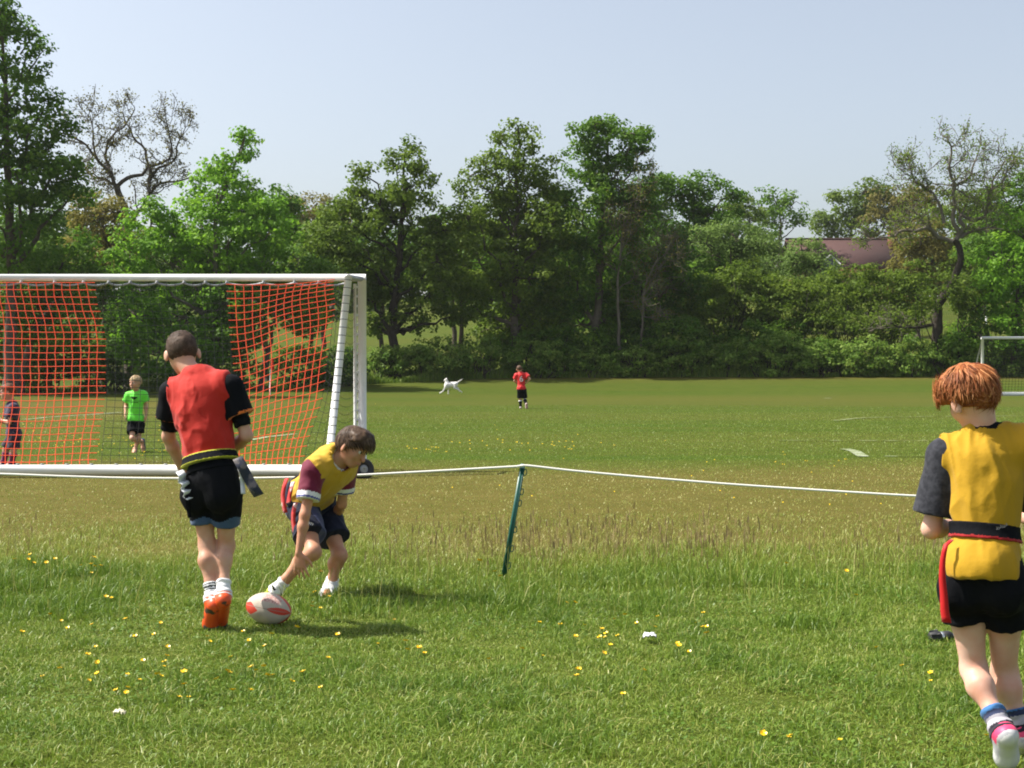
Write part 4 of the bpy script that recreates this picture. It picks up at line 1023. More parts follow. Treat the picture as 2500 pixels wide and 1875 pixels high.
# ================================================================== small things on the grass
c = gpt(2300, 1572, 0.03); axd = nrm([1, 0.10, 0.10])
b = MB(); lathe(b, [(-0.065, 0.0), (-0.064, 0.020), (-0.058, 0.029), (-0.030, 0.031), (-0.012, 0.029), (-0.006, 0.024)], c, axd, [0, 0, 1], 18)
lathe(b, [(0.004, 0.024), (0.010, 0.027), (0.034, 0.026), (0.046, 0.020), (0.052, 0.012)], c, axd, [0, 0, 1], 18)
for k in range(5):
    a = k * 1.25; b.tube([c + axd * -0.06 + 0.030 * np.array([0, math.cos(a), math.sin(a)]), c + axd * -0.02 + 0.033 * np.array([0, math.cos(a), math.sin(a)])], 0.006, 6)
b.tube([c + axd * 0.066, c + axd * 0.074 + np.array([0, 0, 0.004]), c + axd * 0.088], [0.010, 0.012, 0.008], 10)
lathe(b, [(-0.006, 0.0245), (-0.001, 0.027), (0.004, 0.0245)], c, axd, [0, 0, 1], 18, m=1)
b.tube([c + axd * 0.050, c + axd * 0.068], 0.013, 10, m=1)
tag(b.build('drinks_bottle_top', [M_RUBBER, mat('chrome', (0.7, 0.72, 0.72), 0.2, 0.6, metallic=0.9)], None, None, True), 'small black object with silver rings lying in the grass beside the red haired boy', 'small object')
def crumple(name, c, size, m, seed, label):
    r = np.random.default_rng(seed); b = MB(); n = 9
    g = np.zeros((n, n, 3))
    for i in range(n):
        for j in range(n):
            u, v = i / (n - 1) - 0.5, j / (n - 1) - 0.5
            g[i, j] = [u * size[0], v * size[1] * (1 - 0.5 * abs(u)), 0.012 + size[2] * (0.7 - 1.6 * u * u) + r.normal(0, size[2] * 0.28)]
    b.add(g.reshape(-1, 3) + c, [[i*n+j, (i+1)*n+j, (i+1)*n+j+1, i*n+j+1] for i in range(n - 1) for j in range(n - 1)], m=0)
    o = b.build(name, m)
    md = o.modifiers.new('thick', 'SOLIDIFY'); md.thickness = 0.002
    return tag(o, label, 'litter')
crumple('paper_scrap', gpt(1586, 1573, 0.018), (0.062, 0.05, 0.022), mat('white_paper', (0.72, 0.73, 0.74), 0.7, 0.2), 4, 'crumpled white paper scrap in the grass right of the middle')
crumple('paper_scrap', gpt(292, 1766, 0.018), (0.042, 0.034, 0.018), mat('cream_paper', (0.72, 0.68, 0.48), 0.7, 0.2), 6, 'small cream and yellow scrap lying in the near left grass')

# ================================================================== house with a red tiled roof
DH = 150.0
def tiles():
    m = bpy.data.materials.new('roof_tile'); m.use_nodes = True; nt = m.node_tree; N = nt.nodes; L = nt.links; bs = N['Principled BSDF']
    tc = N.new('ShaderNodeTexCoord'); mp = N.new('ShaderNodeMapping'); L.new(tc.outputs['Object'], mp.inputs[0])
    br = N.new('ShaderNodeTexBrick'); br.inputs['Scale'].default_value = 1.0; br.inputs['Brick Width'].default_value = 0.22; br.inputs['Row Height'].default_value = 0.16; br.inputs['Mortar Size'].default_value = 0.012
    br.inputs['Color1'].default_value = (0.072, 0.027, 0.023, 1); br.inputs['Color2'].default_value = (0.092, 0.035, 0.028, 1); br.inputs['Mortar'].default_value = (0.07, 0.033, 0.03, 1)
    mp.inputs['Rotation'].default_value = (math.radians(90), 0, 0); L.new(mp.outputs[0], br.inputs['Vector'])
    nz = N.new('ShaderNodeTexNoise'); nz.inputs['Scale'].default_value = 0.6; L.new(tc.outputs['Object'], nz.inputs['Vector'])
    mx = N.new('ShaderNodeMix'); mx.data_type = 'RGBA'; mx.inputs[7].default_value = (0.058, 0.027, 0.024, 1); L.new(nz.outputs['Fac'], mx.inputs[0]); L.new(br.outputs['Color'], mx.inputs[6]); L.new(mx.outputs[2], bs.inputs['Base Color'])
    bs.inputs['Roughness'].default_value = 0.85; return m
M_TILE = tiles(); M_BRICK = mat('house_brick', (0.13, 0.055, 0.036), 0.9, 0.1, var=(5, (0.18, 0.09, 0.055)))
zr, ze = at(2000, 584, DH)[2], at(2000, 648, DH - 3)[2]
xa, xb = at(1925, 600, DH)[0], at(2182, 600, DH)[0]
zg = float(ground_z(xa, DH)) - 1
house = empty('house', ((xa + xb) / 2, DH, zg), 'brick house with a long red tiled roof and white edged dormer behind the hedge', 'house'); O = np.array(house.location)
b = MB(); b.box(((xa + xb) / 2, DH, (zg + ze) / 2), (xb - xa - 0.6, 6.6, ze - zg))
for x in (xa + 0.3, xb - 0.3):
    b.add([[x, DH - 3.3, ze], [x, DH + 3.3, ze], [x, DH, zr - 0.25]], (), [[0, 1, 2]])
b.build('wall', M_BRICK, house, O)
b = MB(); e = 0.35; sl = (zr - ze) / 3.5
for s in (-1, 1):
    P = [[xa - e, DH, zr], [xb + e, DH, zr], [xb + e, DH + s * 3.8, zr - sl * 3.8], [xa - e, DH + s * 3.8, zr - sl * 3.8]]
    P2 = [[p_[0], p_[1], p_[2] - 0.14] for p_ in P]
    q = [[0, 1, 2, 3], [7, 6, 5, 4], [0, 4, 5, 1], [1, 5, 6, 2], [2, 6, 7, 3], [3, 7, 4, 0]]
    b.add(P + P2, q)
b.tube([[xa - e, DH, zr + 0.03], [xb + e, DH, zr + 0.03]], 0.11, 8)
roof = b.build('roof', M_TILE, house, O)
# gabled dormer
dc = at(2027, 640, DH - 4.0); w = 0.95; h = at(2027, 622, DH - 4)[2] - dc[2] + 0.1
b = MB()
z0, yf = dc[2] - 0.15, DH - 4.1
b.add([[dc[0] - w, yf + .1, z0], [dc[0] + w, yf + .1, z0], [dc[0], yf + .1, z0 + h]], (), [[0, 1, 2]])
b.box((dc[0], yf + 0.7, z0 - 0.75), (1.5, 1.2, 1.5))
dm = b.build('dormer', mat('dormer_render', (0.10, 0.11, 0.13), 0.8, 0.2), house, O)
b = MB()
for s in (-1, 1):
    b.tube([[dc[0] + s * (w + 0.12), yf, z0 - 0.12], [dc[0], yf, z0 + h + 0.02]], 0.085, 4)
b.build('bargeboard', M_WHITE, dm, O)
b = MB()
for s in (-1, 1):
    P = [[dc[0] + s * (w + 0.15), yf + .02, z0 - 0.02], [dc[0], yf + .02, z0 + h + 0.14], [dc[0], yf + 2.6, z0 + h + 0.14], [dc[0] + s * (w + 0.15), yf + 2.6, z0 - 0.02]]
    b.add(P + [[a_[0], a_[1], a_[2] - 0.06] for a_ in P], [[0, 1, 2, 3], [7, 6, 5, 4], [0, 4, 5, 1], [1, 5, 6, 2], [2, 6, 7, 3], [3, 7, 4, 0]])
b.build('dormer_roof', M_TILE, dm, O)
b = MB(); ch = at(2180, 596, DH - 1.0); b.box(ch, (0.9, 0.9, 2.2)); b.box(ch + np.array([0, 0, 1.12]), (1.05, 1.05, 0.16))
for s in (-0.2, 0.2): b.tube([ch + np.array([s, 0, 1.15]), ch + np.array([s, 0, 1.5])], 0.12, 8)
b.build('chimney', M_BRICK, roof, O)
# ================================================================== people
def skin(name, c):
    m = mat(name, c, 0.5, 0.35, bump=(90, 0.12, 0.002), var=(13, tuple(min(1, v * k) for v, k in zip(c, (0.92, 0.72, 0.64))), 0.20))
    b = m.node_tree.nodes['Principled BSDF']; b.inputs['Subsurface Weight'].default_value = 0.12
    b.inputs['Subsurface Radius'].default_value = (0.010, 0.004, 0.002); b.inputs['Subsurface Scale'].default_value = 1.0
    return m
def cloth(name, c, rough=0.75, bump=(140, 0.25, 0.002), sheen=0.15, trans=0.0, var=None): return mat(name, c, rough, 0.25, bump=bump, sheen=sheen, trans=trans, var=var)
M_SKIN = skin('skin', (0.60, 0.36, 0.25)); M_SKINPALE = skin('pale_skin', (0.68, 0.44, 0.34)); M_SKINTAN = skin('tanned_skin', (0.55, 0.30, 0.19))
M_EYE = mat('eye', (0.03, 0.02, 0.015), 0.2, 0.5); M_LIP = mat('lip', (0.42, 0.16, 0.13), 0.5, 0.3); M_EYEW = mat('eye_white', (0.7, 0.68, 0.65), 0.3, 0.5)
M_BLACK = cloth('black_cloth', (0.0055, 0.006, 0.008), 0.85, (40, 0.4, 0.006), 0.0); M_BLACK.node_tree.nodes['Principled BSDF'].inputs['Specular IOR Level'].default_value = 0.10; M_NAVY = cloth('navy_cloth', (0.012, 0.015, 0.034), 0.85, (40, 0.4, 0.006), 0.03); M_WSOCK = cloth('white_sock', (0.74, 0.74, 0.74), 0.9)
def frame(up, fwd):
    u = nrm(up); f = nrm(np.asarray(fwd, float) - u * np.dot(fwd, u)); return np.array([np.cross(f, u), f, u])     # right, forward, up
def head_prims(c, R, s):
    """c: centre of the skull; R rows: right, forward, up"""
    r, f, u = R
    P = [ell(c + u * 0.012 * s - f * 0.008 * s, np.array([0.073, 0.090, 0.088]) * s, R, 0.02),
         ell(c + f * 0.030 * s - u * 0.040 * s, np.array([0.057, 0.058, 0.070]) * s, R, 0.03),
         ell(c + f * 0.055 * s - u * 0.090 * s, np.array([0.028, 0.024, 0.020]) * s, R, 0.025),
         cone(c + f * 0.086 * s - u * 0.006 * s, c + f * 0.104 * s - u * 0.040 * s, 0.008 * s, 0.0125 * s, 0.010),
         cone(c + f * 0.082 * s + u * 0.016 * s - r * 0.034 * s, c + f * 0.082 * s + u * 0.016 * s + r * 0.034 * s, 0.010 * s, 0.010 * s, 0.012),
         cone(c + f * 0.083 * s - u * 0.066 * s - r * 0.016 * s, c + f * 0.083 * s - u * 0.066 * s + r * 0.016 * s, 0.008 * s, 0.008 * s, 0.008),
         cone(c + f * 0.082 * s - u * 0.078 * s - r * 0.012 * s, c + f * 0.082 * s - u * 0.078 * s + r * 0.012 * s, 0.008 * s, 0.008 * s, 0.006)]
    for k in (-1, 1):
        e = c + r * k * 0.076 * s - u * 0.016 * s - f * 0.004 * s
        Re = np.array([nrm(r * k * 0.86 - f * 0.5), nrm(f * 0.86 + r * k * 0.5), u])
        P.append(ell(e + r * k * 0.006 * s, np.array([0.009, 0.019, 0.031]) * s, Re, 0.006))
        P.append(ell(c + f * 0.055 * s - u * 0.030 * s + r * k * 0.036 * s, np.array([0.020, 0.024, 0.022]) * s, R, 0.02))
    return P
def face_parts(root, off, c, R, s):
    r, f, u = R
    b = MB()
    for k in (-1, 1):
        p = c + f * 0.0775 * s - u * 0.002 * s + r * k * 0.031 * s
        V, Q, T = ball_mesh(p, 0.0115 * s, 10, 8); b.add(V, Q, T, 0)
        V, Q, T = ball_mesh(p + f * 0.0058 * s, 0.0078 * s, 10, 8); b.add(V, Q, T, 1)
    b.build('eyes', [M_EYEW, M_EYE], root, off, True)
    b = MB(); t = np.linspace(-1, 1, 7)
    b.tube(np.array([c + f * (0.0925 - 0.010 * x * x) * s - u * (0.071 - 0.002 * x * x) * s + r * x * 0.022 * s for x in t]), np.array([0.001, .004, .005, .005, .005, .004, .001]) * s, 6)
    b.build('lips', M_LIP, root, off, True)
def ball_mesh(c, rad, n=12, m=8):
    V = [np.asarray(c) + np.array([0, 0, rad])]
    for i in range(1, m):
        for j in range(n):
            a, p = 2 * PI * j / n, PI * i / m; V.append(np.asarray(c) + rad * np.array([math.sin(p) * math.cos(a), math.sin(p) * math.sin(a), math.cos(p)]))
    V.append(np.asarray(c) - np.array([0, 0, rad]))
    Q = [[1 + (i-1)*n + j, 1 + i*n + j, 1 + i*n + (j+1) % n, 1 + (i-1)*n + (j+1) % n] for i in range(1, m - 1) for j in range(n)]
    T = [[0, 1 + j, 1 + (j+1) % n] for j in range(n)] + [[len(V) - 1, 1 + (m-2)*n + (j+1) % n, 1 + (m-2)*n + j] for j in range(n)]
    return V, Q, T
def hand_prims(w, d, palm_n, thumb_side, s, curl=0.35, spread=0.12):
    """w wrist, d direction of the hand, palm_n the way the palm faces, thumb_side: vector towards the thumb"""
    d = nrm(d); n = nrm(palm_n - d * np.dot(palm_n, d)); t = np.cross(d, n); t = t if np.dot(t, thumb_side) > 0 else -t
    P = []
    R = np.array([t, d, n])
    P.append(ell(w + d * 0.044 * s, np.array([0.034, 0.046, 0.013]) * s, R, 0.014))
    lens = [0.064, 0.072, 0.067, 0.052]
    for i in range(4):
        a = w + d * (0.080 - 0.004 * abs(i - 1.2)) * s + t * (0.027 - 0.0178 * i) * s
        dd = nrm(d + t * spread * (1.4 - i)); L = lens[i] * s; p = a; c = 0
        P.append(cone(w + d * 0.03 * s + t * (0.018 - 0.012 * i) * s, a, 0.009 * s, 0.0085 * s, 0.008))
        for k, fr in enumerate((0.44, 0.31, 0.25)):
            c += curl * (0.6 if k == 0 else 1.0) * (1 + 0.12 * i)
            q = p + L * fr * (dd * math.cos(c) + n * math.sin(c)); P.append(cone(p, q, (0.0084 - 0.0009 * k) * s, (0.0078 - 0.001 * k) * s, 0.003)); p = q
    a = w + d * 0.020 * s + t * 0.020 * s
    m1 = a + (t * 0.72 + d * 0.60 + n * 0.30) * 0.036 * s; m2 = m1 + (t * 0.45 + d * 0.85 + n * 0.32) * 0.028 * s; m3 = m2 + (t * 0.12 + d * 0.95 + n * 0.40) * 0.022 * s
    P += [cone(a, m1, 0.013 * s, 0.0105 * s, 0.010), cone(m1, m2, 0.0095 * s, 0.0085 * s, 0.003), cone(m2, m3, 0.0085 * s, 0.006 * s, 0.003)]
    return P
class Fig: pass
def figure(J, s, girth=1.0, lw=1.0, aw=1.0):
    """derive frames and primitives of a body from its joints"""
    g = Fig(); g.s = s; g.w = girth; g.hs = J.get('hs', s); g.lw = lw; g.aw = aw
    J = {k: v for k, v in J.items() if k != 'hs'}
    J = {k: np.asarray(v, float) for k, v in J.items()}; g.J = J
    g.up = nrm(J['neck'] - J['pelvis'])
    rt = J['shR'] - J['shL']; g.right = nrm(rt - g.up * np.dot(rt, g.up)); g.fwd = np.cross(g.up, g.right)
    g.R = np.array([g.right, g.fwd, g.up]); g.L = np.linalg.norm(J['neck'] - J['pelvis'])
    hr = J['hipR'] - J['hipL']; g.pup = nrm(g.up * 0.6 + nrm((J['hipR'] + J['hipL']) / 2 - (J['knR'] + J['knL']) / 2) * 0.4)
    g.pR = frame(g.pup, np.cross(g.pup, nrm(hr)))
    g.HR = frame(J['hup'], J['hfwd'])
    return g
def torso(g, k=0.05):
    J, s, w = g.J, g.s, g.w; p, u, f = J['pelvis'], g.up, g.fwd
    return [ell(p + g.pR[2] * 0.01, np.array([0.132 * w, 0.098, 0.10]) * s, g.pR, k),
            ell(p + u * g.L * 0.36 + f * 0.006 * s, np.array([0.114 * w, 0.086, 0.14]) * s, g.R, k),
            ell(p + u * g.L * 0.68 + f * 0.004 * s, np.array([0.136 * w, 0.100, 0.155]) * s, g.R, k),
            cone(J['shL'], J['shR'], 0.052 * s, 0.052 * s, k),
            cone(p + u * g.L * 0.86, J['neck'], 0.075 * s, 0.050 * s, k)]
def glutes(g):
    J, s = g.J, g.s
    return [ell(J['hip' + a] - g.pR[1] * 0.045 * s - g.pR[2] * 0.01 * s, np.array([0.075, 0.070, 0.085]) * s, g.pR, 0.04) for a in 'RL']
def leg(g, a):
    J, s, w = g.J, g.s, g.w; h, k, n, t = J['hip' + a], J['kn' + a], J['an' + a], J['to' + a]
    d = nrm(n - k); back = nrm(np.cross(d, np.cross(nrm(k - h) + 1e-3 * g.pR[1], d)) ) if np.linalg.norm(np.cross(nrm(k - h), d)) > 0.12 else -g.pR[1]
    back = -nrm(g.pR[1] - d * np.dot(g.pR[1], d)) if np.dot(back, g.pR[1]) > 0 else back
    L = np.linalg.norm(n - k); heel = n - nrm(t - n - d * np.dot(t - n, d)) * 0.022 * s + d * 0.028 * s
    mid = h + (k - h) * 0.45
    w = g.lw; q = s * w
    return [cone(h, mid, 0.072 * q, 0.059 * q, 0.02), cone(mid, k, 0.059 * q, 0.044 * q, 0.02), ell(k - back * 0.006 * s, np.array([0.042, 0.042, 0.050]) * q, None, 0.02),
            cone(k, k + d * L * 0.30 + back * 0.013 * s, 0.039 * q, 0.045 * q, 0.03), cone(k + d * L * 0.30 + back * 0.013 * s, k + d * L * 0.70 + back * 0.003 * s, 0.045 * q, 0.030 * q, 0.03),
            cone(k + d * L * 0.70 + back * 0.003 * s, n, 0.030 * q, 0.026 * s, 0.02)] + foot(g, a)
def foot(g, a):
    J, s = g.J, g.s; n, t = J['an' + a], J['to' + a]; k = J['kn' + a]; d = nrm(n - k)
    fd = nrm(t - n); heel = J.get('he' + a)
    if heel is None: heel = n - nrm(fd - d * np.dot(fd, d)) * 0.030 * s + d * 0.038 * s
    ball = heel + (t - heel) * 0.70
    return [cone(n, heel, 0.030 * s, 0.026 * s, 0.02), cone(heel, ball, 0.027 * s, 0.030 * s, 0.02), cone(n, ball, 0.028 * s, 0.022 * s, 0.03), cone(ball, t, 0.030 * s, 0.020 * s, 0.02)]
def arm(g, a, hand=None):
    J, s = g.J, g.s; sh, e, w = J['sh' + a], J['el' + a], J['wr' + a]
    m = e + (w - e) * 0.3; s = s * g.aw
    P = [cone(sh, sh + (e - sh) * 0.5, 0.047 * s, 0.039 * s, 0.03), cone(sh + (e - sh) * 0.5, e, 0.039 * s, 0.033 * s, 0.02), cone(e, m, 0.033 * s, 0.034 * s, 0.02), cone(m, w, 0.034 * s, 0.0225 * s, 0.02)]
    if hand is not None: P += hand_prims(w, hand[0], hand[1], hand[2], g.s, *hand[3:])
    return P
def body(g, root, off, sk, h, handR=None, handL=None, extra=()):
    J, s = g.J, g.s; hc = J['head']; nb = hc - g.HR[2] * 0.06 * g.hs - g.HR[1] * 0.020 * g.hs
    P = torso(g) + glutes(g) + leg(g, 'R') + leg(g, 'L') + [cone(J['neck'] - g.up * 0.02, nb, 0.050 * s, 0.046 * s, 0.025)] + arm(g, 'R', handR) + arm(g, 'L', handL) + head_prims(hc, g.HR, g.hs)
    o = skin_obj('body', field(P, h), sk, root, off)
    return o
def folds(g, amp=0.006, fx=9.0, fz=3.5, seed=1, sag=0.0):
    """soft drape wrinkles in the frame of the torso"""
    def f(V):
        q = V - g.J['pelvis']; x, y, z = q @ g.right, q @ g.fwd, q @ g.up
        P = np.stack([x * fx, y * fx, z * fz], 1); a = fbm(P + 3.1, seed, 3)
        w1 = vnoise(np.stack([x * 5, y * 5, z * 5], 1), seed + 4) * 1.6
        c = np.abs(vnoise(np.stack([x * fx * 2.0 + z * 4 + w1, y * fx * 2.0, z * fz * 1.2 - x * 4 + w1], 1), seed + 9)) * 2
        c2 = np.abs(vnoise(np.stack([x * fx * 1.4 - z * 7, y * fx * 1.4 + w1, z * fz * 2.0 + x * 6], 1), seed + 19)) * 2
        c3 = np.abs(vnoise(np.stack([x * fx * 3.6 + z * 9 + w1 * 2, y * fx * 3.6, z * fz * 2.2 - x * 9 + w1 * 2], 1), seed + 29)) * 2
        return np.maximum(amp * (a * 1.2 - c * 0.75 - c2 * 0.55 - c3 * 0.38 + 0.60), -0.005)
    return f
def neck_hole(g, fd, rad, depth=0.05, front=0.03):
    J, s = g.J, g.s
    a = J['neck'] - g.up * depth * s + g.fwd * front * s; b_ = J['neck'] + g.up * 0.16 * s + g.fwd * 0.02 * s
    carve(fd, cone(a, b_, rad * 0.85, rad * 1.25, 0))
def shirt(g, root, off, m, h, infl=0.012, sleeve=0.55, slv=0.016, hem=0.0, neck=0.056, name='shirt', midx=None, amp=0.006, seed=1, flare=0.010):
    J, s = g.J, g.s
    P = torso(g) + [ell(J['pelvis'] - g.up * 0.02, np.array([0.134 * g.w, 0.105, 0.11]) * s, g.pR, 0.04)]
    for a in 'RL':
        sh, e = J['sh' + a], J['el' + a]; P.append(clip(sh, sh + (e - sh) * sleeve, 0.050 * s + slv * 0.5, 0.040 * s + slv + flare, 0.03))
    fd = field(P, h, infl); neck_hole(g, fd, neck * s)
    cut_plane(fd, J['pelvis'] + g.up * hem * s, -g.up)
    return skin_obj(name, fd, m, root, off, folds(g, amp, seed=seed), midx)
def bib(g, root, off, m, h, infl=0.024, half=0.125, hem=0.02, neck=0.066, amp=0.010, midx=None, seed=5, flare=0.0, name='bib', fx=9.0, fz=3.0, tilt=0.30, sh_half=None):
    """sleeveless training bib: front and back panels, open under the arms"""
    J, s = g.J, g.s
    P = torso(g) + [ell(J['pelvis'] - g.up * 0.01, np.array([(0.134 + flare) * g.w, 0.108 + flare * 0.6, 0.12]) * s, g.pR, 0.05)]
    fd = field(P, h, infl); neck_hole(g, fd, neck * s)
    cut_plane(fd, J['pelvis'] + g.up * hem * s, -g.up)
    sh_half = sh_half or half
    for k in (-1, 1):
        # armholes: a plane beside each shoulder, leaning in towards the neck
        c = (J['shR'] + J['shL']) / 2 + g.right * k * sh_half * s
        n = nrm(g.right * k + g.up * tilt)
        cut_plane(fd, c, n)
    return skin_obj(name, fd, m, root, off, folds(g, amp, fx, fz, seed=seed), midx)
def shorts(g, root, off, m, h, frac=0.55, infl=0.012, flare=0.022, top=0.07, midx=None, amp=0.007, seed=3, cloth_k=0.02):
    J, s = g.J, g.s
    P = [ell(J['pelvis'] + g.pR[2] * 0.01, np.array([0.134 * g.w, 0.100, 0.105]) * s, g.pR, 0.04)] + glutes(g)
    for a in 'RL':
        hp, k = J['hip' + a], J['kn' + a]; P.append(clip(hp, hp + (k - hp) * frac, 0.076 * s * g.w, (0.074 - 0.024 * frac) * s * g.w + flare, cloth_k))
    fd = field(P, h, infl); cut_plane(fd, J['pelvis'] + g.pR[2] * top * s, g.pR[2])
    return skin_obj('shorts', fd, m, root, off, folds(g, amp, 11, 5, seed), midx)
def sock(g, root, off, a, m, h, frac=0.35, infl=0.006, midx=None):
    J, s = g.J, g.s; k, n = J['kn' + a], J['an' + a]
    d = nrm(n - k); L = np.linalg.norm(n - k); P = leg(g, a)[3:]
    fd = field(P, h, infl); cut_plane(fd, n - d * L * frac, -d); cut_plane(fd, n + d * 0.012 * s, d)
    return skin_obj('sock', fd, m, root, off, lambda V: 0.0018 * np.sin(((V - n) @ d) * 260 + vnoise(V * 30, 4) * 5), midx)
def boot(g, root, off, a, mats, h, collar=0.035, infl=0.0075, studs=True, midx=None):
    J, s = g.J, g.s; k, n = J['kn' + a], J['an' + a]; d = nrm(n - k)
    F_ = foot(g, a); fd = field(F_, h, infl); heel = F_[0][2]; t = J['to' + a]
    ax = nrm(t - heel); dn = nrm(d - ax * np.dot(d, ax))
    cut_plane(fd, n - dn * collar * 0.3 * s + ax * 0.0, -nrm(dn * 0.9 - ax * 0.35))
    if midx is None: midx = lambda C: ((C - heel) @ dn > 0.020 * s).astype(int)
    o = skin_obj('boot', fd, mats, root, off, None, midx)
    if studs:
        b = MB(); rt = np.cross(ax, dn); L = np.linalg.norm(t - heel)
        for u, w in ((0.02, .018), (0.02, -.018), (0.22, .016), (0.22, -.016), (0.55, .026), (0.55, -.026), (0.72, .027), (0.72, -.027), (0.9, .016), (0.9, -.016)):
            p = heel + ax * L * u + rt * w * s + dn * 0.027 * s; b.tube([p, p + dn * 0.014 * s], [0.007 * s, 0.005 * s], 7)
        b.build('studs', mats[-1], o, off)
    return o
def belt(g, root, off, m, h, at_=0.12, width=0.05, infl=0.03, tilt=0.0, midx=None, name='belt'):
    J, s = g.J, g.s; P = torso(g) + [ell(J['pelvis'], np.array([0.134 * g.w, 0.105, 0.12]) * s, g.pR, 0.05)]
    fd = field(P, h, infl); n = nrm(g.up + g.right * tilt); c = J['pelvis'] + g.up * at_ * s
    cut_plane(fd, c + n * width / 2, n); cut_plane(fd, c - n * width / 2, -n)
    return skin_obj(name, fd, m, root, off, None, midx, sm=1)
def ribbon(pts, width, wdir, thick=0.002, m=0, b=None):
    b = b or MB(); pts = np.asarray(pts, float); n = len(pts); wd = np.asarray(wdir, float)
    wd = np.tile(nrm(wd), (n, 1)) if wd.ndim == 1 else wd / np.linalg.norm(wd, axis=1)[:, None]
    T = np.gradient(pts, axis=0); T /= np.linalg.norm(T, axis=1)[:, None] + 1e-12; N = np.cross(T, wd); N /= np.linalg.norm(N, axis=1)[:, None] + 1e-12
    w = np.full(n, width) if np.isscalar(width) else np.asarray(width)
    A, B_ = pts - wd * w[:, None] / 2, pts + wd * w[:, None] / 2
    V = np.stack([A - N * thick / 2, B_ - N * thick / 2, B_ + N * thick / 2, A + N * thick / 2], 1).reshape(-1, 3)
    q = []
    for i in range(n - 1):
        for j in range(4): q.append([4*i+j, 4*i+(j+1) % 4, 4*i+4+(j+1) % 4, 4*i+4+j])
    q += [[3, 2, 1, 0], [4*n-4, 4*n-3, 4*n-2, 4*n-1]]
    b.add(V, q, m=m); return b
def hair(g, root, off, mats, h, thick=0.010, cutn=(0, -0.6, 0.8), cutd=0.0, strands=600, slen=0.04, width=0.004, lift=0.2, seed=1, whorl=(0, -0.35, 0.94), extra=(), noise=0.004, nfreq=60, messy=0.5, curl=0.0, ears=True, front=0.0, grow=0.08, swirl=0.0, locks=0):
    """a cap of hair over the skull plus combed locks"""
    r = np.random.default_rng(seed); s = g.hs; R = g.HR; c = g.J['head']
    C = c + R[2] * 0.012 * s - R[1] * 0.008 * s
    P = [ell(C, np.array([0.073, 0.090, 0.088]) * s, R, 0.02)] + [ell(C + np.asarray(e[0]) @ R * s, np.array(e[1]) * s, R, 0.03) for e in extra]
    fd = field(P, h, thick * s)
    n = np.asarray(cutn, float) @ R; cut_plane(fd, C + nrm(n) * cutd * s, -n)
    V, Q = surf(fd, 2); N = vnormals(V, Q)
    V = V + N * (noise * fbm(V * nfreq, seed, 3))[:, None]
    tint0 = np.clip(0.35 + 0.8 * vnoise(V * 55, seed + 3), 0, 1)
    W = np.asarray(whorl) @ R; W = nrm(W)
    Vs, Qs, Ts, k = [V], [Q], [tint0], len(V)
    inn = ((V - C) @ nrm(n)) > cutd * s + 0.004
    cand = np.where(inn)[0]; sw = vnoise(V * 24, seed + 7)
    if strands and len(cand):
        for si, i in enumerate(r.choice(cand, strands)):
            p = V[i] - N[i] * 0.003; nn = N[i]; m = 7; pts = [p]
            base = (p - C); fl = base - W * np.dot(base, W); fl = nrm(fl) if np.linalg.norm(fl) > 1e-4 else nrm(r.normal(size=3))
            fl = fl - nn * np.dot(fl, nn) + np.cross(nn, fl) * curl + r.normal(0, messy * 0.5, 3) + R[1] * front
            fl = fl - nn * np.dot(fl, nn)
            if swirl: an = swirl * 2 * sw[i]; fl = fl * math.cos(an) + np.cross(nn, fl) * math.sin(an)
            d = nrm(fl - nn * np.dot(fl, nn)); L = slen * s * r.uniform(0.6, 1.3)
            for q in range(m - 1):
                rel = pts[-1] - C; nr = nrm(rel); d = nrm(d + nr * lift * (0.5 - 0.9 * q / m) + r.normal(0, messy * 0.16, 3) - nr * np.dot(d, nr) * 0.35 - R[2] * 0.05)
                pts.append(pts[-1] + d * L / (m - 1))
            pts = np.array(pts)
            rad_ = np.array([0.080, 0.092, 0.090]); kk = np.linalg.norm(((pts - C) @ R.T) / rad_, axis=1); lim = kk[0] * (1 + grow * r.uniform(0.2, 1.0) * np.linspace(0, 1, m))
            pts = C + (pts - C) * np.minimum(1, lim / kk)[:, None]; wd = nrm(np.cross(d, nrm(p - C))) + r.normal(0, 0.25, 3); wd = nrm(wd)
            w = width * (2.8 if si < locks else 1.0) * s * r.uniform(0.6, 1.3) * np.array([0.7, 1, 1, 0.95, 0.8, 0.55, 0.12])
            A, B_ = pts - wd * w[:, None] / 2, pts + wd * w[:, None] / 2
            mid = pts + np.array([nrm(x - C) for x in pts]) * (w * 0.28)[:, None]
            VV = np.stack([A, mid, B_], 1).reshape(-1, 3); b0 = np.arange(m - 1)[:, None] * 3
            QQ = np.concatenate([b0 + [0, 1, 4, 3], b0 + [1, 2, 5, 4]])
            Vs.append(VV); Qs.append(QQ + k); Ts.append(np.full(len(VV), np.clip(r.normal(0.5, 0.24), 0, 1))); k += len(VV)
    V, Q, T = np.concatenate(Vs), np.concatenate(Qs), np.concatenate(Ts)
    return obj('hair', mesh_np('hair', V - off, Q, None, True, [mats], None, {'tint': T}), root)
def hairmat(name, ramp, rough=0.5, spec=0.12): return mat(name, ramp[1], rough, spec, attr_tint=ramp)
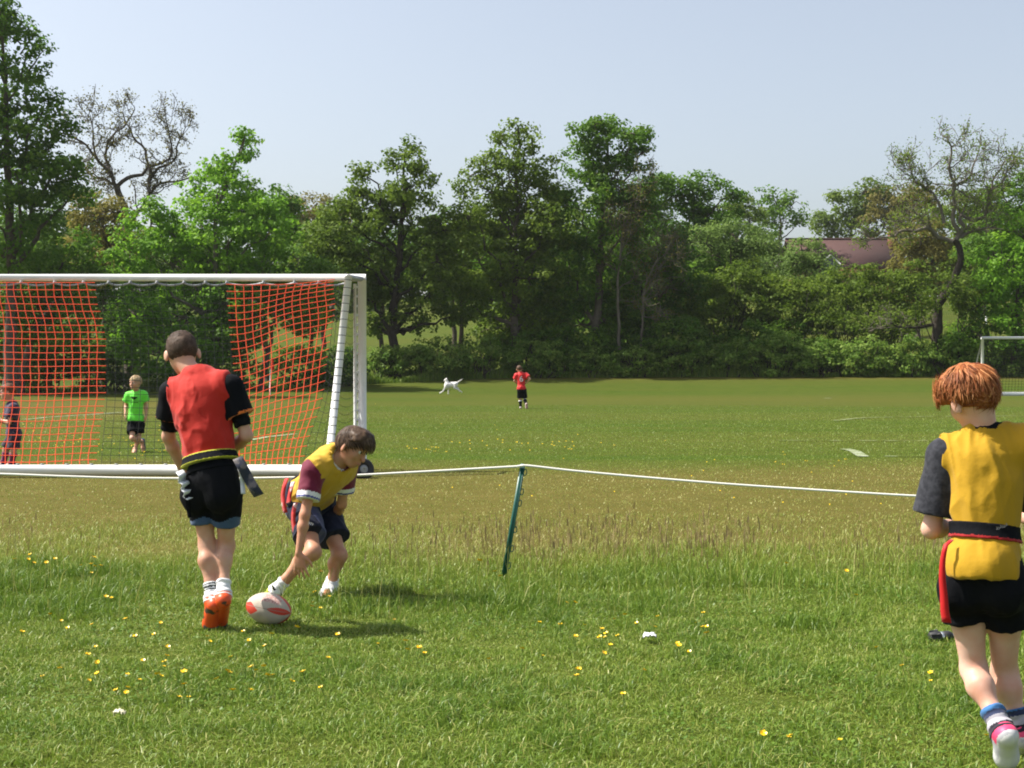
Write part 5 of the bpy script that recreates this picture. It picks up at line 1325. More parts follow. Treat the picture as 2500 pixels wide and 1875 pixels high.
def glyph(name, text, size, centre, right, up, m, parent, off, out=0.0):
    cu = bpy.data.curves.new(name, 'FONT'); cu.body = text; cu.size = size; cu.align_x = 'CENTER'; cu.align_y = 'CENTER'; cu.extrude = 0.002; cu.resolution_u = 4
    t = bpy.data.objects.new(name + '_curve', cu); COL.objects.link(t); dg = bpy.context.evaluated_depsgraph_get()
    me = bpy.data.meshes.new_from_object(t.evaluated_get(dg)); bpy.data.objects.remove(t)
    right, up = nrm(right), nrm(up); nn = np.cross(right, up)
    co_ = np.zeros(len(me.vertices) * 3, np.float32); me.vertices.foreach_get('co', co_); co_ = co_.reshape(-1, 3)
    W = centre + co_[:, :1] * right + co_[:, 1:2] * up + co_[:, 2:3] * nn + nn * out - off
    me.vertices.foreach_set('co', W.astype(np.float32).ravel()); me.materials.clear(); me.materials.append(m); me.update()
    return obj(name, me, parent)
def JT(d):
    return {k: (at(*v) if len(v) == 3 and k not in ('hup', 'hfwd') else np.array(v, float)) if k != 'hs' else v for k, v in d.items()}
M_BOOTO = mat('orange_boot', (0.70, 0.085, 0.018), 0.4, 0.4, bump=(40, 0.2, 0.003), var=(17, (0.05, 0.03, 0.03), 0.015)); M_BOOTO.node_tree.nodes['Color Ramp'].color_ramp.elements[0].position = 0.56; M_BOOTO.node_tree.nodes['Color Ramp'].color_ramp.elements[1].position = 0.60; M_SOLE = mat('boot_sole', (0.10, 0.10, 0.10), 0.5, 0.4); M_SOLEW = mat('white_sole', (0.62, 0.62, 0.60), 0.5, 0.4)
# ------------------------------------------------------------------ boy in the red bib, seen from behind
J = JT(dict(pelvis=(520,1172,7.08), neck=(483,922,7.20), shL=(423,960,7.22), shR=(562,946,7.15), elL=(411,1066,7.27), elR=(602,1064,7.14), wrL=(446,1148,7.36), wrR=(552,1112,7.42),
            hipL=(492,1203,7.13), hipR=(552,1201,7.07), knL=(505,1330,7.12), knR=(552,1333,7.14), anL=(519,1463,7.02), anR=(545,1454,7.00), toL=(511,1541,7.09), toR=(531,1540,7.15),
            head=(445,860,7.29), hup=(-0.20,0.40,0.90), hfwd=(-0.22,0.86,-0.45), hs=1.0))
A = figure(J, 1.0, 0.98, 0.87, 0.92)
ra = empty('person', (at(530,1545,7.04)[0], 7.04, 0), 'boy in a red bib and black shorts seen from behind, looking down, in orange boots', 'person', 'children on the playing field'); O = np.array(ra.location)
hv = np.array([0.2, 0.6, -0.75])
body(A, ra, O, M_SKIN, 0.0056, (np.array([-0.7, 0.35, -0.45]), np.array([-0.3, -0.6, -0.6]), np.array([0, 0.5, 0.8]), 0.5), (np.array([0.35, 0.6, -0.7]), np.array([0.7, -0.3, -0.4]), np.array([0.3, 0.6, 0.5]), 0.5))
M_BIBR = cloth('red_bib_cloth', (0.46, 0.020, 0.011), 0.8, (34, 0.35, 0.006), 0.1)
def slv_mid(C):
    t = [np.dot(C - J['sh' + a], J['el' + a] - J['sh' + a]) / np.dot(J['el' + a] - J['sh' + a], J['el' + a] - J['sh' + a]) for a in 'RL']
    x = (C - J['pelvis']) @ A.right; t = np.where(x > 0, t[0], t[1])
    up_ = (C - J['neck']) @ A.up
    dist = np.min([np.linalg.norm(np.cross(C - J['sh' + a], nrm(J['el' + a] - J['sh' + a])), axis=1) for a in 'RL'], axis=0)
    return np.where((t > 0.525) & (np.abs(x) > 0.12) & (dist < 0.075) & (up_ > -0.33), 1, np.where((up_ > -0.01) & (np.abs(x) < 0.09), np.where(x > -0.002, 2, 1), 0))
M_ORTRIM = cloth('orange_trim', (0.72, 0.17, 0.03)); M_WTRIM = cloth('white_trim', (0.75, 0.75, 0.75))
shirt(A, ra, O, [M_BLACK, M_ORTRIM, M_WTRIM], 0.0062, 0.011, 0.58, 0.014, 0.04, 0.058, midx=slv_mid, seed=2, flare=0.012)
# second, tighter sleeve below the shirt sleeve
for a in 'RL':
    sh, e = J['sh' + a], J['el' + a]
    fd = field([clip(sh + (e - sh) * 0.3, sh + (e - sh) * (0.86 if a == 'L' else 0.80), 0.049, 0.042, 0.01)], 0.005); skin_obj('undersleeve', fd, M_BLACK, ra, O, lambda V: 0.0015 * np.sin(V[:, 2] * 190 + V[:, 0] * 60))
bib(A, ra, O, M_BIBR, 0.006, 0.026, 0.158, 0.105, 0.064, 0.017, seed=7, tilt=0.10, fx=7, fz=4)
z1 = at(520, 1266, 7.1)[2]
shorts(A, ra, O, [M_BLACK, cloth('blue_trim', (0.045, 0.085, 0.17)), ], 0.006, 0.60, 0.009, 0.0, 0.115, lambda C: ((C[:, 2] < z1 + 0.012 * np.sin(C[:, 0] * 40)) ).astype(int), seed=4)
M_LIME = cloth('lime_trim', (0.42, 0.42, 0.02))
bl = belt(A, ra, O, [M_BLACK, M_LIME], 0.005, 0.108, 0.048, 0.034, 0.02, lambda C: (np.abs((C - (J['pelvis'] + A.up * 0.108)) @ nrm(A.up + A.right * 0.02)) > 0.0175).astype(int))
def px_ribbon(pix, width_px, wdir, thick, m, b):
    P = np.array([at(*q) for q in pix]); t = np.linspace(0, len(P) - 1, 14); P = np.stack([np.interp(t, np.arange(len(P)), P[:, i]) for i in range(3)], 1)
    return ribbon(P, width_px * P[:, 1].mean() / F, wdir, thick, m, b)
M_FLAGD = cloth('dark_flag', (0.03, 0.035, 0.06), var=(26, (0.16, 0.14, 0.14), 0.06)); M_FLAGW = cloth('white_flag', (0.62, 0.64, 0.66), 0.7)
b = MB(); px_ribbon([(580,1118,6.99),(592,1140,6.97),(606,1168,6.99),(620,1192,6.97),(632,1210,6.99)], 25, [0.9, 0.15, 0.35], 0.003, 0, b); b.build('flag', M_FLAGD, bl, O)
b = MB(); px_ribbon([(586,1128,7.0),(590,1150,6.98),(592,1180,7.0),(594,1206,6.98)], 11, [0.95, 0.2, -0.1], 0.003, 0, b); b.build('flag', M_FLAGW, bl, O)
b = MB(); px_ribbon([(438,1150,7.06),(446,1160,7.0),(442,1174,7.04),(456,1180,6.99),(449,1192,7.05),(460,1200,6.99),(455,1210,7.03),(466,1217,7.0)], 20, [0.75, 0.55, 0.3], 0.003, 0, b); b.build('flag', M_FLAGW, bl, O)
b = MB(); px_ribbon([(454,1196,7.02),(456,1220,7.0),(460,1246,7.01),(463,1264,7.0)], 9, [0.9, 0.4, 0], 0.003, 0, b); b.build('flag', M_BLACK, bl, O)
def stripes(a, g, lo=0.55, hi=0.95, n=3, period=0.022):
    n_ = g.J['an' + a]; d = nrm(g.J['an' + a] - g.J['kn' + a])
    def f(C):
        h_ = -(C - n_) @ d
        return ((h_ > 0.035) & (h_ < 0.075) & ((h_ / 0.014) % 1 < 0.45)).astype(int)
    return f
for a in 'LR':
    sock(A, ra, O, a, [M_WSOCK, M_BLACK], 0.0046, 0.30, 0.007, stripes(a, A) if a == 'L' else None)
    hl_ = foot(A, a)[0][2]; t_ = J['to' + a]; d = nrm(J['an' + a] - J['kn' + a]); ax_ = nrm(t_ - hl_); dn_ = nrm(d - ax_ * np.dot(d, ax_)); L_ = np.linalg.norm(t_ - hl_)
    boot(A, ra, O, a, [M_BOOTO, M_SOLE], 0.0046, studs=False, midx=lambda C, hl_=hl_, ax_=ax_, dn_=dn_, L_=L_: (((C - hl_) @ dn_ > 0.016) & ((C - hl_) @ ax_ > 0.62 * L_)).astype(int))
hair(A, ra, O, hairmat('dark_brown_hair', [(0.040, 0.026, 0.018), (0.085, 0.056, 0.040), (0.16, 0.11, 0.082)], 0.6), 0.0052, 0.0045, (0, -0.72, 0.62), -0.028, 2600, 0.016, 0.0026, 0.55, 11, messy=0.7, noise=0.003, extra=[((0, 0.02, 0.045), (0.062, 0.070, 0.050))])
hc = J['head']

# ------------------------------------------------------------------ boy in the yellow bib, bending for the ball
J = JT(dict(pelvis=(754,1218,8.30), neck=(826,1116,7.96), shR=(766,1150,7.88), shL=(846,1136,8.13), elR=(744,1258,7.80), elL=(834,1232,8.20), wrR=(729,1350,7.76), wrL=(812,1272,8.40),
            hipR=(742,1238,8.22), hipL=(788,1240,8.36), knR=(765,1347,7.99), knL=(829,1356,8.16), anR=(672,1443,8.02), anL=(808,1432,8.26), toR=(640,1478,7.92), toL=(792,1460,8.06),
            head=(862,1088,7.93), hup=(0.46,-0.10,0.86), hfwd=(0.72,-0.42,-0.50), hs=0.98))
Bf = figure(J, 0.97, 0.98, 0.92, 0.84)
rb = empty('person', (at(740,1460,8.1)[0], 8.1, 0), 'boy in a yellow bib over a maroon shirt bending down to reach the rugby ball', 'person', 'children on the playing field'); O = np.array(rb.location)
body(Bf, rb, O, M_SKINTAN, 0.0052, (np.array([0.10, -0.05, -1]), np.array([0.25, 0.9, 0]), np.array([1.0, 0, 0]), 0.16, 0.20), (np.array([-0.3, 0.6, -0.7]), np.array([0, -0.5, 0.5]), np.array([0, 0, 1]), 0.5))
face_parts(rb, O, J['head'], Bf.HR, Bf.hs)
M_BIBY = cloth('yellow_bib_cloth', (0.56, 0.34, 0.03), 0.8, (34, 0.35, 0.006), 0.1); M_MAROON = cloth('maroon_cloth', (0.15, 0.010, 0.035)); M_BLUEST = cloth('blue_stripe', (0.06, 0.07, 0.28))
def mar_mid(C):
    out = np.zeros(len(C), int)
    for a in 'RL':
        ab = J['el' + a] - J['sh' + a]; t = (C - J['sh' + a]) @ ab / (ab @ ab); dist = np.linalg.norm(C - J['sh' + a] - t[:, None] * ab, axis=1)
        near = dist < 0.09
        out = np.where(near & (t > 0.50), 1, out); out = np.where(near & (t > 0.60) & (t < 0.64), 2, out)
    out = np.where(((C - J['neck']) @ Bf.up > -0.012) & (np.linalg.norm(C - J['neck'], axis=1) < 0.085), 1, out)
    return out
shirt(Bf, rb, O, [M_MAROON, M_WTRIM, M_BLUEST], 0.0058, 0.012, 0.66, 0.008, -0.08, 0.056, midx=mar_mid, seed=12, flare=0.005, amp=0.008)
bib(Bf, rb, O, M_BIBY, 0.006, 0.026, 0.160, 0.0, 0.070, 0.016, seed=15, tilt=0.06, fx=8, fz=4)
# worn red printing across the lower front of the bib
dgw = Bf.J['pelvis'] + Bf.up * 0.16 + Bf.fwd * 0.135
glyph('bib_lettering', 'RUGBY', 0.062, dgw - Bf.right * 0.0, -Bf.right, Bf.up, mat('faded_red_print', (0.62, 0.16, 0.04), 0.6, 0.2), rb, O, 0.006) if False else None
M_NAVY2 = cloth('navy_side_panel', (0.055, 0.065, 0.16))
shorts(Bf, rb, O, [M_NAVY, M_NAVY2], 0.006, 0.66, 0.014, 0.026, 0.10, lambda C: ((np.abs((C - J['pelvis']) @ Bf.pR[0] - 0.115) < 0.035)).astype(int), seed=14, amp=0.009)
bb = belt(Bf, rb, O, M_NAVY, 0.0055, 0.05, 0.04, 0.034, 0.0)
M_REDF = cloth('red_flag_cloth', (0.50, 0.02, 0.02), 0.6, var=(9, (0.70, 0.60, 0.58), 0.02)); M_REDF.node_tree.nodes['Color Ramp'].color_ramp.elements[0].position = 0.58; M_REDF.node_tree.nodes['Color Ramp'].color_ramp.elements[1].position = 0.64
for pix in ([(700,1168,8.12),(694,1186,8.10),(690,1208,8.11),(692,1230,8.1),(697,1252,8.1)], [(716,1176,8.06),(710,1196,8.05),(706,1215,8.06),(704,1228,8.05)], [(722,1228,8.06),(716,1252,8.05),(716,1275,8.06),(720,1300,8.05)]):
    b = MB(); px_ribbon(pix, 15, [0.7, -0.6, 0.2], 0.003, 0, b); b.build('flag', M_REDF, bb, O)
# small white stitched marks on the shorts
pr_ = at(753, 1277, 8.02)
b = MB()
for k in range(5):
    p = at(746 + k * 4.2, 1278 + 1.5 * math.sin(k * 2), 8.01); b.tube([p + [0, 0, .007], p + [.004, 0, -.001], p + [-.002, 0, -.008]], 0.0018, 5)
b.build('shorts_emblem', M_WTRIM, rb, O)
M_BOOTY = mat('lime_boot', (0.50, 0.56, 0.03), 0.4, 0.4)
for a in 'LR':
    n_ = J['an' + a]; d = nrm(J['an' + a] - J['kn' + a])
    sock(Bf, rb, O, a, [M_WSOCK, M_BLACK], 0.0046, 0.26, 0.008, lambda C: ((np.abs(-(C - n_) @ d - 0.018) < 0.006) & (vnoise(C * 90, 3) > 0.05)).astype(int))
    boot(Bf, rb, O, a, [M_BOOTY, M_SOLE], 0.0046)
hair(Bf, rb, O, hairmat('brown_hair', [(0.035, 0.021, 0.014), (0.080, 0.050, 0.032), (0.19, 0.125, 0.080)], 0.42), 0.0056, 0.015, (0, -0.42, 0.90), 0.004, 1500, 0.085, 0.0055, 0.10, 13, messy=0.22, noise=0.006, nfreq=40, whorl=(0, -0.45, 0.90), extra=[((0, 0.055, 0.045), (0.066, 0.045, 0.045))], front=0.3)

# ------------------------------------------------------------------ red haired boy in the yellow bib, right edge
J = JT(dict(pelvis=(2403,1392,4.66), neck=(2405,1070,4.73), shL=(2310,1112,4.77), shR=(2500,1086,4.69), elL=(2274,1292,4.78), elR=(2548,1268,4.74), wrL=(2332,1282,4.92), wrR=(2490,1262,4.95),
            hipL=(2354,1428,4.71), hipR=(2452,1426,4.65), knL=(2377,1634,4.72), knR=(2452,1640,4.78), anL=(2447,1784,4.55), anR=(2490,1776,4.74), toL=(2456,1868,4.60), toR=(2506,1842,4.90),
            head=(2372,970,4.74), hup=(-0.33,0.22,0.92), hfwd=(-0.32,0.88,-0.30), hs=0.93))
Cf = figure(J, 0.90, 0.82, 1.0, 1.0)
rc = empty('person', (at(2460,1880,4.65)[0], 4.65, 0), 'red haired boy in a yellow bib and dark grey sleeves at the right edge', 'person', 'children on the playing field'); O = np.array(rc.location)
body(Cf, rc, O, M_SKINPALE, 0.0048, (np.array([-0.8, 0.4, 0.1]), np.array([0, -0.3, -0.9]), np.array([0.3, 0.8, 0]), 0.5), (np.array([0.8, 0.45, 0.1]), np.array([0, -0.3, -0.9]), np.array([-0.3, 0.8, 0]), 0.5))
M_GREYC = cloth('charcoal_marl_cloth', (0.017, 0.018, 0.024), 0.9, (60, 0.4, 0.004), 0.08, var=(60, (0.036, 0.037, 0.046), 0.12))
M_BIBY2 = cloth('gold_bib_cloth', (0.43, 0.245, 0.008), 0.8, (34, 0.35, 0.006), 0.1)
shirt(Cf, rc, O, [M_GREYC, M_BLACK], 0.0052, 0.006, 0.80, 0.018, 0.02, 0.056, midx=lambda C: (((C - J['neck']) @ Cf.up > -0.03) & (np.abs((C - J['neck']) @ Cf.right) < 0.085)).astype(int), seed=22, flare=0.013, amp=0.004)
def trim_mid(C):
    x = np.abs((C - (J['shR'] + J['shL']) / 2) @ Cf.right); u = (C - J['neck']) @ Cf.up
    out = np.linalg.norm(C - (J['neck'] + Cf.up * 0.02), axis=1) < 0.068
    return out.astype(int)
bib(Cf, rc, O, [M_BIBY2, M_BLACK], 0.0052, 0.021, 0.152, -0.035, 0.068, 0.016, midx=trim_mid, seed=25, tilt=-0.06, flare=0.004, fx=8, fz=2.2)
bel = belt(Cf, rc, O, [M_BLACK, cloth('red_edge', (0.30, 0.006, 0.008))], 0.0048, 0.138, 0.052, 0.029, 0.06, lambda C: ((C - (J['pelvis'] + Cf.up * 0.138 * 0.9)) @ nrm(Cf.up + Cf.right * 0.06) < -0.0165).astype(int))
b = MB()
for k in range(6):
    p = at(2433 + k * 4.6, 1290 - k * 1.5 + 1.5 * math.sin(k * 2.2), 4.52); b.tube([p + [0, 0, .004], p + [.004, 0, 0], p + [0, 0, -.004]], 0.0012, 5)
b.build('belt_print', mat('grey_print', (0.22, 0.22, 0.22), 0.6), bel, O)
M_REDFL = cloth('plain_red_flag', (0.50, 0.006, 0.008), 0.55, (60, 0.1, 0.002))
b = MB(); px_ribbon([(2324,1318,4.62),(2308,1332,4.60),(2301,1370,4.60),(2300,1410,4.60),(2304,1450,4.60),(2306,1490,4.60),(2311,1520,4.60)], np.linspace(9, 23, 14), [0.85, -0.5, 0.0], 0.003, 0, b); b.build('flag', M_REDFL, bel, O)
shorts(Cf, rc, O, M_BLACK, 0.0052, 0.42, 0.016, 0.016, 0.06, seed=24, amp=0.009)
M_SOCKS = [cloth('navy_sock', (0.03, 0.04, 0.09), 0.9), cloth('blue_sock_band', (0.05, 0.16, 0.36), 0.9), cloth('grey_sock_band', (0.40, 0.38, 0.42), 0.9), cloth('black_sock', (0.02, 0.015, 0.025), 0.9)]
for a in 'LR':
    n_ = J['an' + a]; d = nrm(J['an' + a] - J['kn' + a])
    def sm_(C, n_=n_, d=d):
        h_ = -(C - n_) @ d
        return np.where(h_ > 0.060, 1, np.where(h_ > 0.042, 0, np.where(h_ > 0.012, 2, 3)))
    sock(Cf, rc, O, a, M_SOCKS, 0.0042, 0.34, 0.008, sm_)
    hl_ = foot(Cf, a)[0][2]; t_ = J['to' + a]; ax_ = nrm(t_ - hl_); dn_ = nrm(d - ax_ * np.dot(d, ax_))
    boot(Cf, rc, O, a, [mat('white_trainer', (0.62, 0.62, 0.62), 0.5, 0.4, var=(30, (0.40, 0.40, 0.42), 0.08)), M_SOLEW, mat('pink_panel', (0.75, 0.06, 0.16), 0.5, 0.4)], 0.0042, midx=lambda C, hl_=hl_, ax_=ax_, dn_=dn_: np.where((C - hl_) @ dn_ > 0.018, 1, np.where(((C - hl_) @ ax_ < 0.03) & ((C - hl_) @ dn_ < 0.004), 2, 0)), studs=False)
hair(Cf, rc, O, hairmat('auburn_hair', [(0.11, 0.025, 0.007), (0.31, 0.095, 0.026), (0.58, 0.27, 0.11)], 0.55, 0.18), 0.0052, 0.010, (0, -0.55, 0.84), -0.020, 6500, 0.066, 0.0031, 0.10, 31, messy=0.30, noise=0.022, nfreq=20, whorl=(0.10, -0.30, 0.95), extra=[((0, 0.015, 0.045), (0.080, 0.088, 0.062)), ((-0.03, 0.05, 0.03), (0.058, 0.05, 0.045))], curl=0.4, grow=0.22, swirl=1.5, locks=700)

# ------------------------------------------------------------------ child in the bright green shirt, beyond the goal
J = JT(dict(pelvis=(331,1022,21.6), neck=(333,957,21.6), shR=(315,966,21.6), shL=(350,964,21.6), elR=(308,990,21.65), elL=(356,989,21.65), wrR=(306,1011,21.55), wrL=(356,1015,21.6),
            hipR=(323,1035,21.6), hipL=(341,1035,21.6), knR=(323,1070,21.45), knL=(338,1070,21.58), anR=(347,1078,21.8), anL=(330,1096,21.62), toR=(349,1102,21.78), toL=(327,1105,21.46),
            head=(331,934,21.57), hup=(0.05,-0.02,1.0), hfwd=(-0.45,-0.88,-0.05), hs=1.0))
G = figure(J, 0.80)
rg = empty('person', (at(335,1104,21.6)[0], 21.6, float(ground_z(-5.7, 21.6))), 'fair haired child in a bright green shirt walking towards the goal behind its net', 'person', 'children on the playing field'); O = np.array(rg.location)
body(G, rg, O, M_SKIN, 0.0078, (np.array([0, 0, -1]), np.array([1, 0, 0]), np.array([0, -1, 0]), 0.35), (np.array([0, 0, -1]), np.array([-1, 0, 0]), np.array([0, -1, 0]), 0.35))
face_parts(rg, O, J['head'], G.HR, G.hs)
M_NEON = cloth('bright_green_cloth', (0.16, 0.80, 0.06), 0.6)
shirt(G, rg, O, M_NEON, 0.0075, 0.015, 0.58, 0.02, -0.04, 0.052, seed=32, flare=0.012, amp=0.010)
ch = (J['neck'] - G.up * 0.10 * 0.8 + G.fwd * 0.128)
b = MB()
for dx, dz, w_, h_ in ((0.0, 0.0, 0.10, 0.016), (0.0, -0.016, 0.06, 0.014), (0, -0.03, 0.02, 0.014), (-0.03, -0.075, 0.07, 0.008), (0.03, -0.075, 0.04, 0.008)):
    b.box(ch + G.right * dx + G.up * dz, (w_, 0.012, h_), G.R)
b.build('shirt_emblem', M_BLACK, rg, O)
shorts(G, rg, O, M_BLACK, 0.0078, 0.62, 0.014, 0.022, 0.06, seed=34)
for a in 'LR':
    boot(G, rg, O, a, [mat('dark_blue_boot', (0.02, 0.04, 0.08), 0.4) if a == 'R' else mat('orange_grey_boot', (0.50, 0.20, 0.08), 0.4), M_SOLE], 0.0068, studs=False)
hair(G, rg, O, hairmat('fair_hair', [(0.28, 0.19, 0.09), (0.46, 0.34, 0.18), (0.68, 0.56, 0.36)], 0.45), 0.007, 0.014, (0, -0.25, 0.97), 0.018, 500, 0.06, 0.008, 0.3, 35, messy=0.5)

# ------------------------------------------------------------------ child cut by the left edge
J = JT(dict(pelvis=(33,1058,18.6), neck=(29,985,18.57), shL=(33,996,18.44), shR=(31,997,18.72), elL=(22,1032,18.42), elR=(16,1030,18.76), wrL=(4,1026,18.5), wrR=(2,1030,18.7),
            hipL=(34,1066,18.53), hipR=(32,1066,18.68), knL=(33,1100,18.5), knR=(14,1098,18.66), anL=(29,1128,18.55), anR=(9,1127,18.66), toL=(14,1138,18.52), toR=(-8,1138,18.62),
            head=(20,957,18.56), hup=(-0.10,0.0,1.0), hfwd=(-0.95,-0.25,-0.12), hs=1.02))
E = figure(J, 0.76)
re_ = empty('person', (at(20,1140,18.6)[0], 18.6, float(ground_z(-6.6, 18.6))), 'child in a dark shirt walking left behind the orange net at the left edge', 'person', 'children on the playing field'); O = np.array(re_.location)
body(E, re_, O, M_SKIN, 0.0075, (np.array([-1, 0, 0]), np.array([0, -1, 0]), np.array([0, 0, 1]), 0.4), (np.array([-1, 0, 0.1]), np.array([0, 1, 0]), np.array([0, 0, 1]), 0.4))
face_parts(re_, O, J['head'], E.HR, E.hs)
M_PURP = cloth('dark_purple_cloth', (0.035, 0.030, 0.062)); M_SOCKP = cloth('maroon_sock', (0.16, 0.03, 0.09), 0.9)
shirt(E, re_, O, M_PURP, 0.0075, 0.018, 0.65, 0.022, -0.05, 0.052, seed=42, flare=0.012, amp=0.010)
shorts(E, re_, O, [cloth('dark_shorts_cloth', (0.025, 0.020, 0.035)), M_WTRIM], 0.0075, 0.85, 0.014, 0.03, 0.06, seed=44)
for a in 'LR':
    sock(E, re_, O, a, M_SOCKP, 0.0065, 0.8, 0.010); boot(E, re_, O, a, [mat('purple_boot', (0.06, 0.02, 0.08), 0.4), M_SOLE], 0.0065, studs=False)
hair(E, re_, O, hairmat('light_brown_hair', [(0.07, 0.03, 0.018), (0.15, 0.07, 0.04), (0.26, 0.14, 0.08)], 0.45), 0.007, 0.014, (0, -0.45, 0.9), 0.006, 500, 0.06, 0.008, 0.3, 45, messy=0.6)

# ------------------------------------------------------------------ runner in red far out on the pitch
YR = 42.8
J = JT(dict(pelvis=(1273,948,YR), neck=(1271,911,YR+.06), shL=(1261,917,YR+.05), shR=(1283,916,YR+.05), elL=(1256,930,YR+.1), elR=(1294,925,YR-.02), wrL=(1263,938,YR+.25), wrR=(1284,936,YR+.05),
            hipL=(1269,953,YR), hipR=(1279,953,YR), knL=(1270,975,YR+.06), knR=(1281,975,YR+.08), anL=(1271,993,YR), anR=(1285,987,YR-.2), toL=(1272,1000,YR+.18), toR=(1286,999,YR-.18),
            head=(1268,901,YR+.10), hup=(-0.12,0.25,0.96), hfwd=(-0.1,0.95,-0.2), hs=1.02))
Rn = figure(J, 0.86)
rr_ = empty('person', (at(1275,999,YR)[0], YR, float(ground_z(0.3, YR))), 'runner in a red shirt with a white 6 on the back, far out', 'person', 'children on the playing field'); O = np.array(rr_.location)
body(Rn, rr_, O, M_SKIN, 0.011, (np.array([-0.9, 0.2, -0.3]), np.array([-0.2, -0.9, 0]), np.array([0, 0, 1]), 0.5), (np.array([0.4, 0.8, 0]), np.array([0.5, 0, 0]), np.array([0, 0, 1]), 0.5))
sh_ = shirt(Rn, rr_, O, cloth('red_shirt_cloth', (0.60, 0.018, 0.018), 0.6), 0.011, 0.024, 0.62, 0.02, -0.06, 0.052, seed=52, amp=0.010)
glyph('shirt_number', '6', 0.25, J['pelvis'] + Rn.up * 0.26 + Rn.right * 0.01 - Rn.fwd * 0.150, Rn.right, Rn.up, M_WTRIM, sh_, O)
shorts(Rn, rr_, O, M_BLACK, 0.011, 0.82, 0.014, 0.03, 0.06, seed=54)
for a in 'LR':
    n_ = J['an' + a]; d = nrm(J['an' + a] - J['kn' + a]); Lk = np.linalg.norm(J['an' + a] - J['kn' + a])
    sock(Rn, rr_, O, a, [M_BLACK, M_WTRIM], 0.009, 0.82, 0.012, lambda C, n_=n_, d=d, Lk=Lk: (-(C - n_) @ d > Lk * 0.70).astype(int))
    boot(Rn, rr_, O, a, [mat('pale_boot', (0.62, 0.52, 0.50), 0.4), mat('pink_sole', (0.55, 0.30, 0.28), 0.5)], 0.009, studs=False)
hair(Rn, rr_, O, hairmat('sandy_brown_hair', [(0.05, 0.03, 0.018), (0.11, 0.065, 0.04), (0.20, 0.13, 0.08)], 0.5), 0.010, 0.014, (0, -0.55, 0.84), -0.012, 300, 0.05, 0.009, 0.3, 55)

# ------------------------------------------------------------------ white dog, running
YD = 61.0
def D(px, py, dy=0.0): return at(px, py, YD + dy)
fwd = nrm([-1, 0.12, 0.06]); upv = np.array([0, 0, 1.0]); sdv = np.cross(fwd, upv); RD = np.array([fwd, np.cross(upv, fwd), upv])
P = [cone(D(1093,940), D(1103,939.5), 0.125, 0.115, 0.06), cone(D(1103,939.5), D(1113,937.5), 0.105, 0.095, 0.06), ell(D(1092,941.5), np.array([0.13, 0.10, 0.15]), RD, 0.06),
     cone(D(1091,936), D(1090,929), 0.085, 0.068, 0.05), ell(D(1090.5,926.5), np.array([0.075, 0.062, 0.065]), RD, 0.03), cone(D(1089.5,927), D(1084.8,929), 0.045, 0.030, 0.03),
     # fore legs: shoulder, elbow, wrist, paw
     cone(D(1090,940,-.08), D(1086.5,947,-.09), 0.062, 0.042, 0.04), cone(D(1086.5,947,-.09), D(1082,955,-.09), 0.038, 0.026, 0.02), cone(D(1082,955,-.09), D(1075.5,959,-.09), 0.026, 0.028, 0.02), cone(D(1075.5,959,-.09), D(1073.5,959.6,-.09), 0.028, 0.022, 0.02),
     cone(D(1093,941,.08), D(1095.5,949,.08), 0.060, 0.040, 0.04), cone(D(1095.5,949,.08), D(1094.5,956,.08), 0.034, 0.024, 0.02), cone(D(1094.5,956,.08), D(1095,961,.08), 0.023, 0.024, 0.02), cone(D(1095,961,.08), D(1093.5,961.6,.08), 0.024, 0.02, 0.02),
     # hind legs: hip, knee forward and high, hock pointing back, paw
     cone(D(1112,938,-.07), D(1110,947,-.09), 0.088, 0.055, 0.04), cone(D(1110,947,-.09), D(1119,951.5,-.09), 0.048, 0.028, 0.02), cone(D(1119,951.5,-.09), D(1125.5,955.5,-.09), 0.026, 0.022, 0.02), cone(D(1125.5,955.5,-.09), D(1127.5,958,-.09), 0.024, 0.026, 0.02),
     cone(D(1113,938,.07), D(1112.5,946,.09), 0.080, 0.052, 0.04), cone(D(1112.5,946,.09), D(1118,947,.09), 0.045, 0.027, 0.02), cone(D(1118,947,.09), D(1121,953,.09), 0.025, 0.022, 0.02), cone(D(1121,953,.09), D(1121.5,956,.09), 0.023, 0.024, 0.02),
     cone(D(1114.5,935.5), D(1121,931), 0.034, 0.026, 0.03), cone(D(1121,931), D(1129.5,925), 0.026, 0.012, 0.02)]
dr_ = empty('dog', (D(1100,960)[0], YD, float(ground_z(-2.6, YD))), 'white dog with dark ears galloping left far out on the pitch', 'dog'); O = np.array(dr_.location)
M_FUR = mat('white_fur', (0.74, 0.71, 0.68), 0.85, 0.15, bump=(40, 0.5, 0.01)); M_FURD = mat('dark_fur', (0.05, 0.04, 0.035), 0.85, 0.15)
skin_obj('body', field(P, 0.011), M_FUR, dr_, O, lambda V: 0.006 * vnoise(V * 35, 6))
for k, dy in ((-1, -.055), (1, .055)):
    skin_obj('ear', field([cone(D(1092,923.5,dy), D(1094.2,926.5,dy * 1.4), 0.024, 0.016, 0.01), cone(D(1094.2,926.5,dy * 1.4), D(1094.5,928.5,dy * 1.5), 0.02, 0.010, 0.01)], 0.007), M_FURD, dr_, O)
b = MB(); V, Q, T = ball_mesh(D(1084.0,928.7), 0.020, 10, 8); b.add(V, Q, T); b.build('nose', M_BLACK, dr_, O, True)
b = MB()
for dy in (-.058, .045):
    V, Q, T = ball_mesh(D(1088.4,925.6,dy), 0.013, 8, 6); b.add(V, Q, T)
b.build('eyes', M_EYE, dr_, O, True)
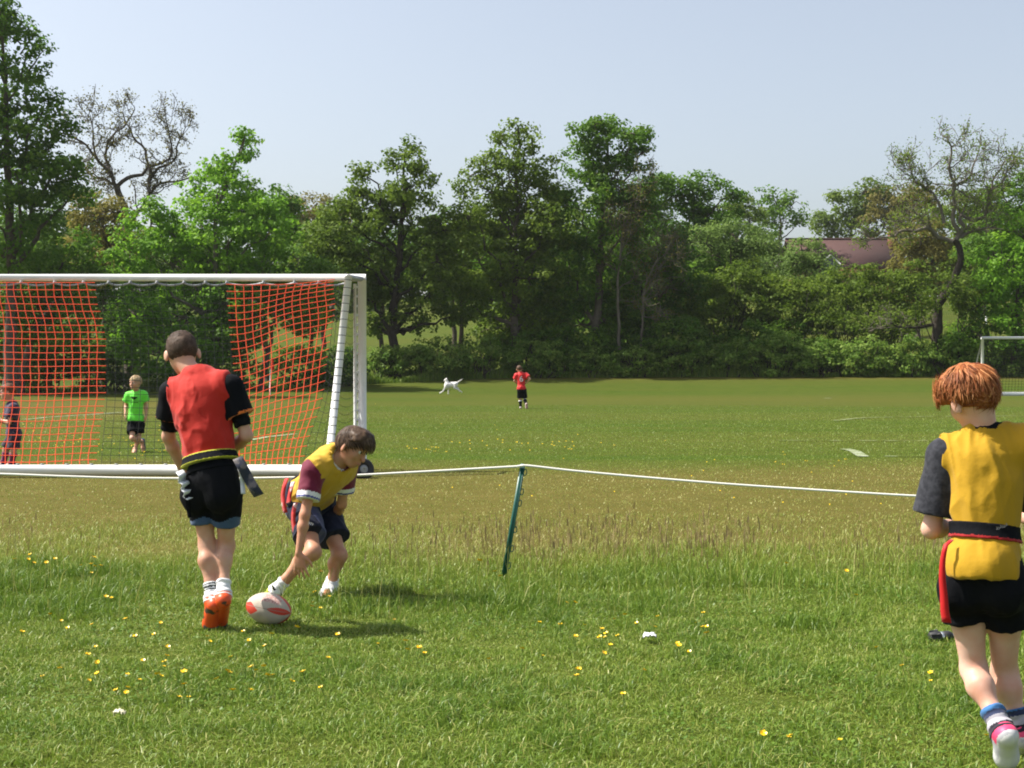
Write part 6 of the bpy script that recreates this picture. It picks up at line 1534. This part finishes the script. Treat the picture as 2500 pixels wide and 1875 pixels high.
# ================================================================== light, sky, camera
EL, AZ = math.radians(52), math.radians(11)          # sun high on the left, a little beyond the players
sd = np.array([-math.cos(EL) * math.cos(AZ), math.cos(EL) * math.sin(AZ), math.sin(EL)])
sun = bpy.data.lights.new('sun', 'SUN'); sun.energy = 4.4; sun.angle = math.radians(0.53); sun.color = (1.0, 0.95, 0.87)
so = bpy.data.objects.new('sun', sun); COL.objects.link(so); so.rotation_euler = Vector([float(v) for v in sd]).to_track_quat('Z', 'Y').to_euler()
w = bpy.data.worlds.new('World'); SC.world = w; w.use_nodes = True
nt = w.node_tree; bg = nt.nodes['Background']; sky = nt.nodes.new('ShaderNodeTexSky'); sky.sky_type = 'NISHITA'; sky.sun_disc = False
sky.sun_elevation = EL; sky.sun_rotation = math.atan2(sd[0], sd[1])
sky.air_density = 1.0; sky.dust_density = 3.0; sky.ozone_density = 1.6; sky.altitude = 50
hs = nt.nodes.new('ShaderNodeHueSaturation'); hs.inputs['Saturation'].default_value = 0.60; hs.inputs['Value'].default_value = 1.0
nt.links.new(sky.outputs[0], hs.inputs['Color']); nt.links.new(hs.outputs[0], bg.inputs['Color']); bg.inputs['Strength'].default_value = 0.098
# thin summer haze over the whole field
hm = bpy.data.materials.new('haze_air'); hm.use_nodes = True; hn = hm.node_tree
for n_ in list(hn.nodes):
    if n_.type == 'BSDF_PRINCIPLED': hn.nodes.remove(n_)
pv = hn.nodes.new('ShaderNodeVolumePrincipled'); pv.inputs['Density'].default_value = 0.00018; pv.inputs['Color'].default_value = (0.86, 0.88, 0.86, 1); pv.inputs['Anisotropy'].default_value = 0.25
hn.links.new(pv.outputs[0], hn.nodes['Material Output'].inputs['Volume'])
b = MB(); b.box((0, 330, 15), (640, 780, 34)); b.build('haze', hm)['kind'] = 'stuff'
cam = bpy.data.cameras.new('camera'); co = bpy.data.objects.new('camera', cam); COL.objects.link(co)
cam.lens = 50; cam.sensor_width = 36; cam.clip_end = 3000; cam.clip_start = 0.1
co.location = (0, 0, CAM_H); co.rotation_euler = (math.radians(90) - TILT, 0, 0)
SC.camera = co
SC.view_settings.view_transform = 'Standard'; SC.view_settings.look = 'None'; SC.view_settings.gamma = 1; SC.view_settings.exposure = 0.97
SC.render.engine = 'CYCLES'
SC.cycles.max_bounces = 8; SC.cycles.diffuse_bounces = 3; SC.cycles.glossy_bounces = 2; SC.cycles.transmission_bounces = 4
SC.cycles.filter_width = 1.9
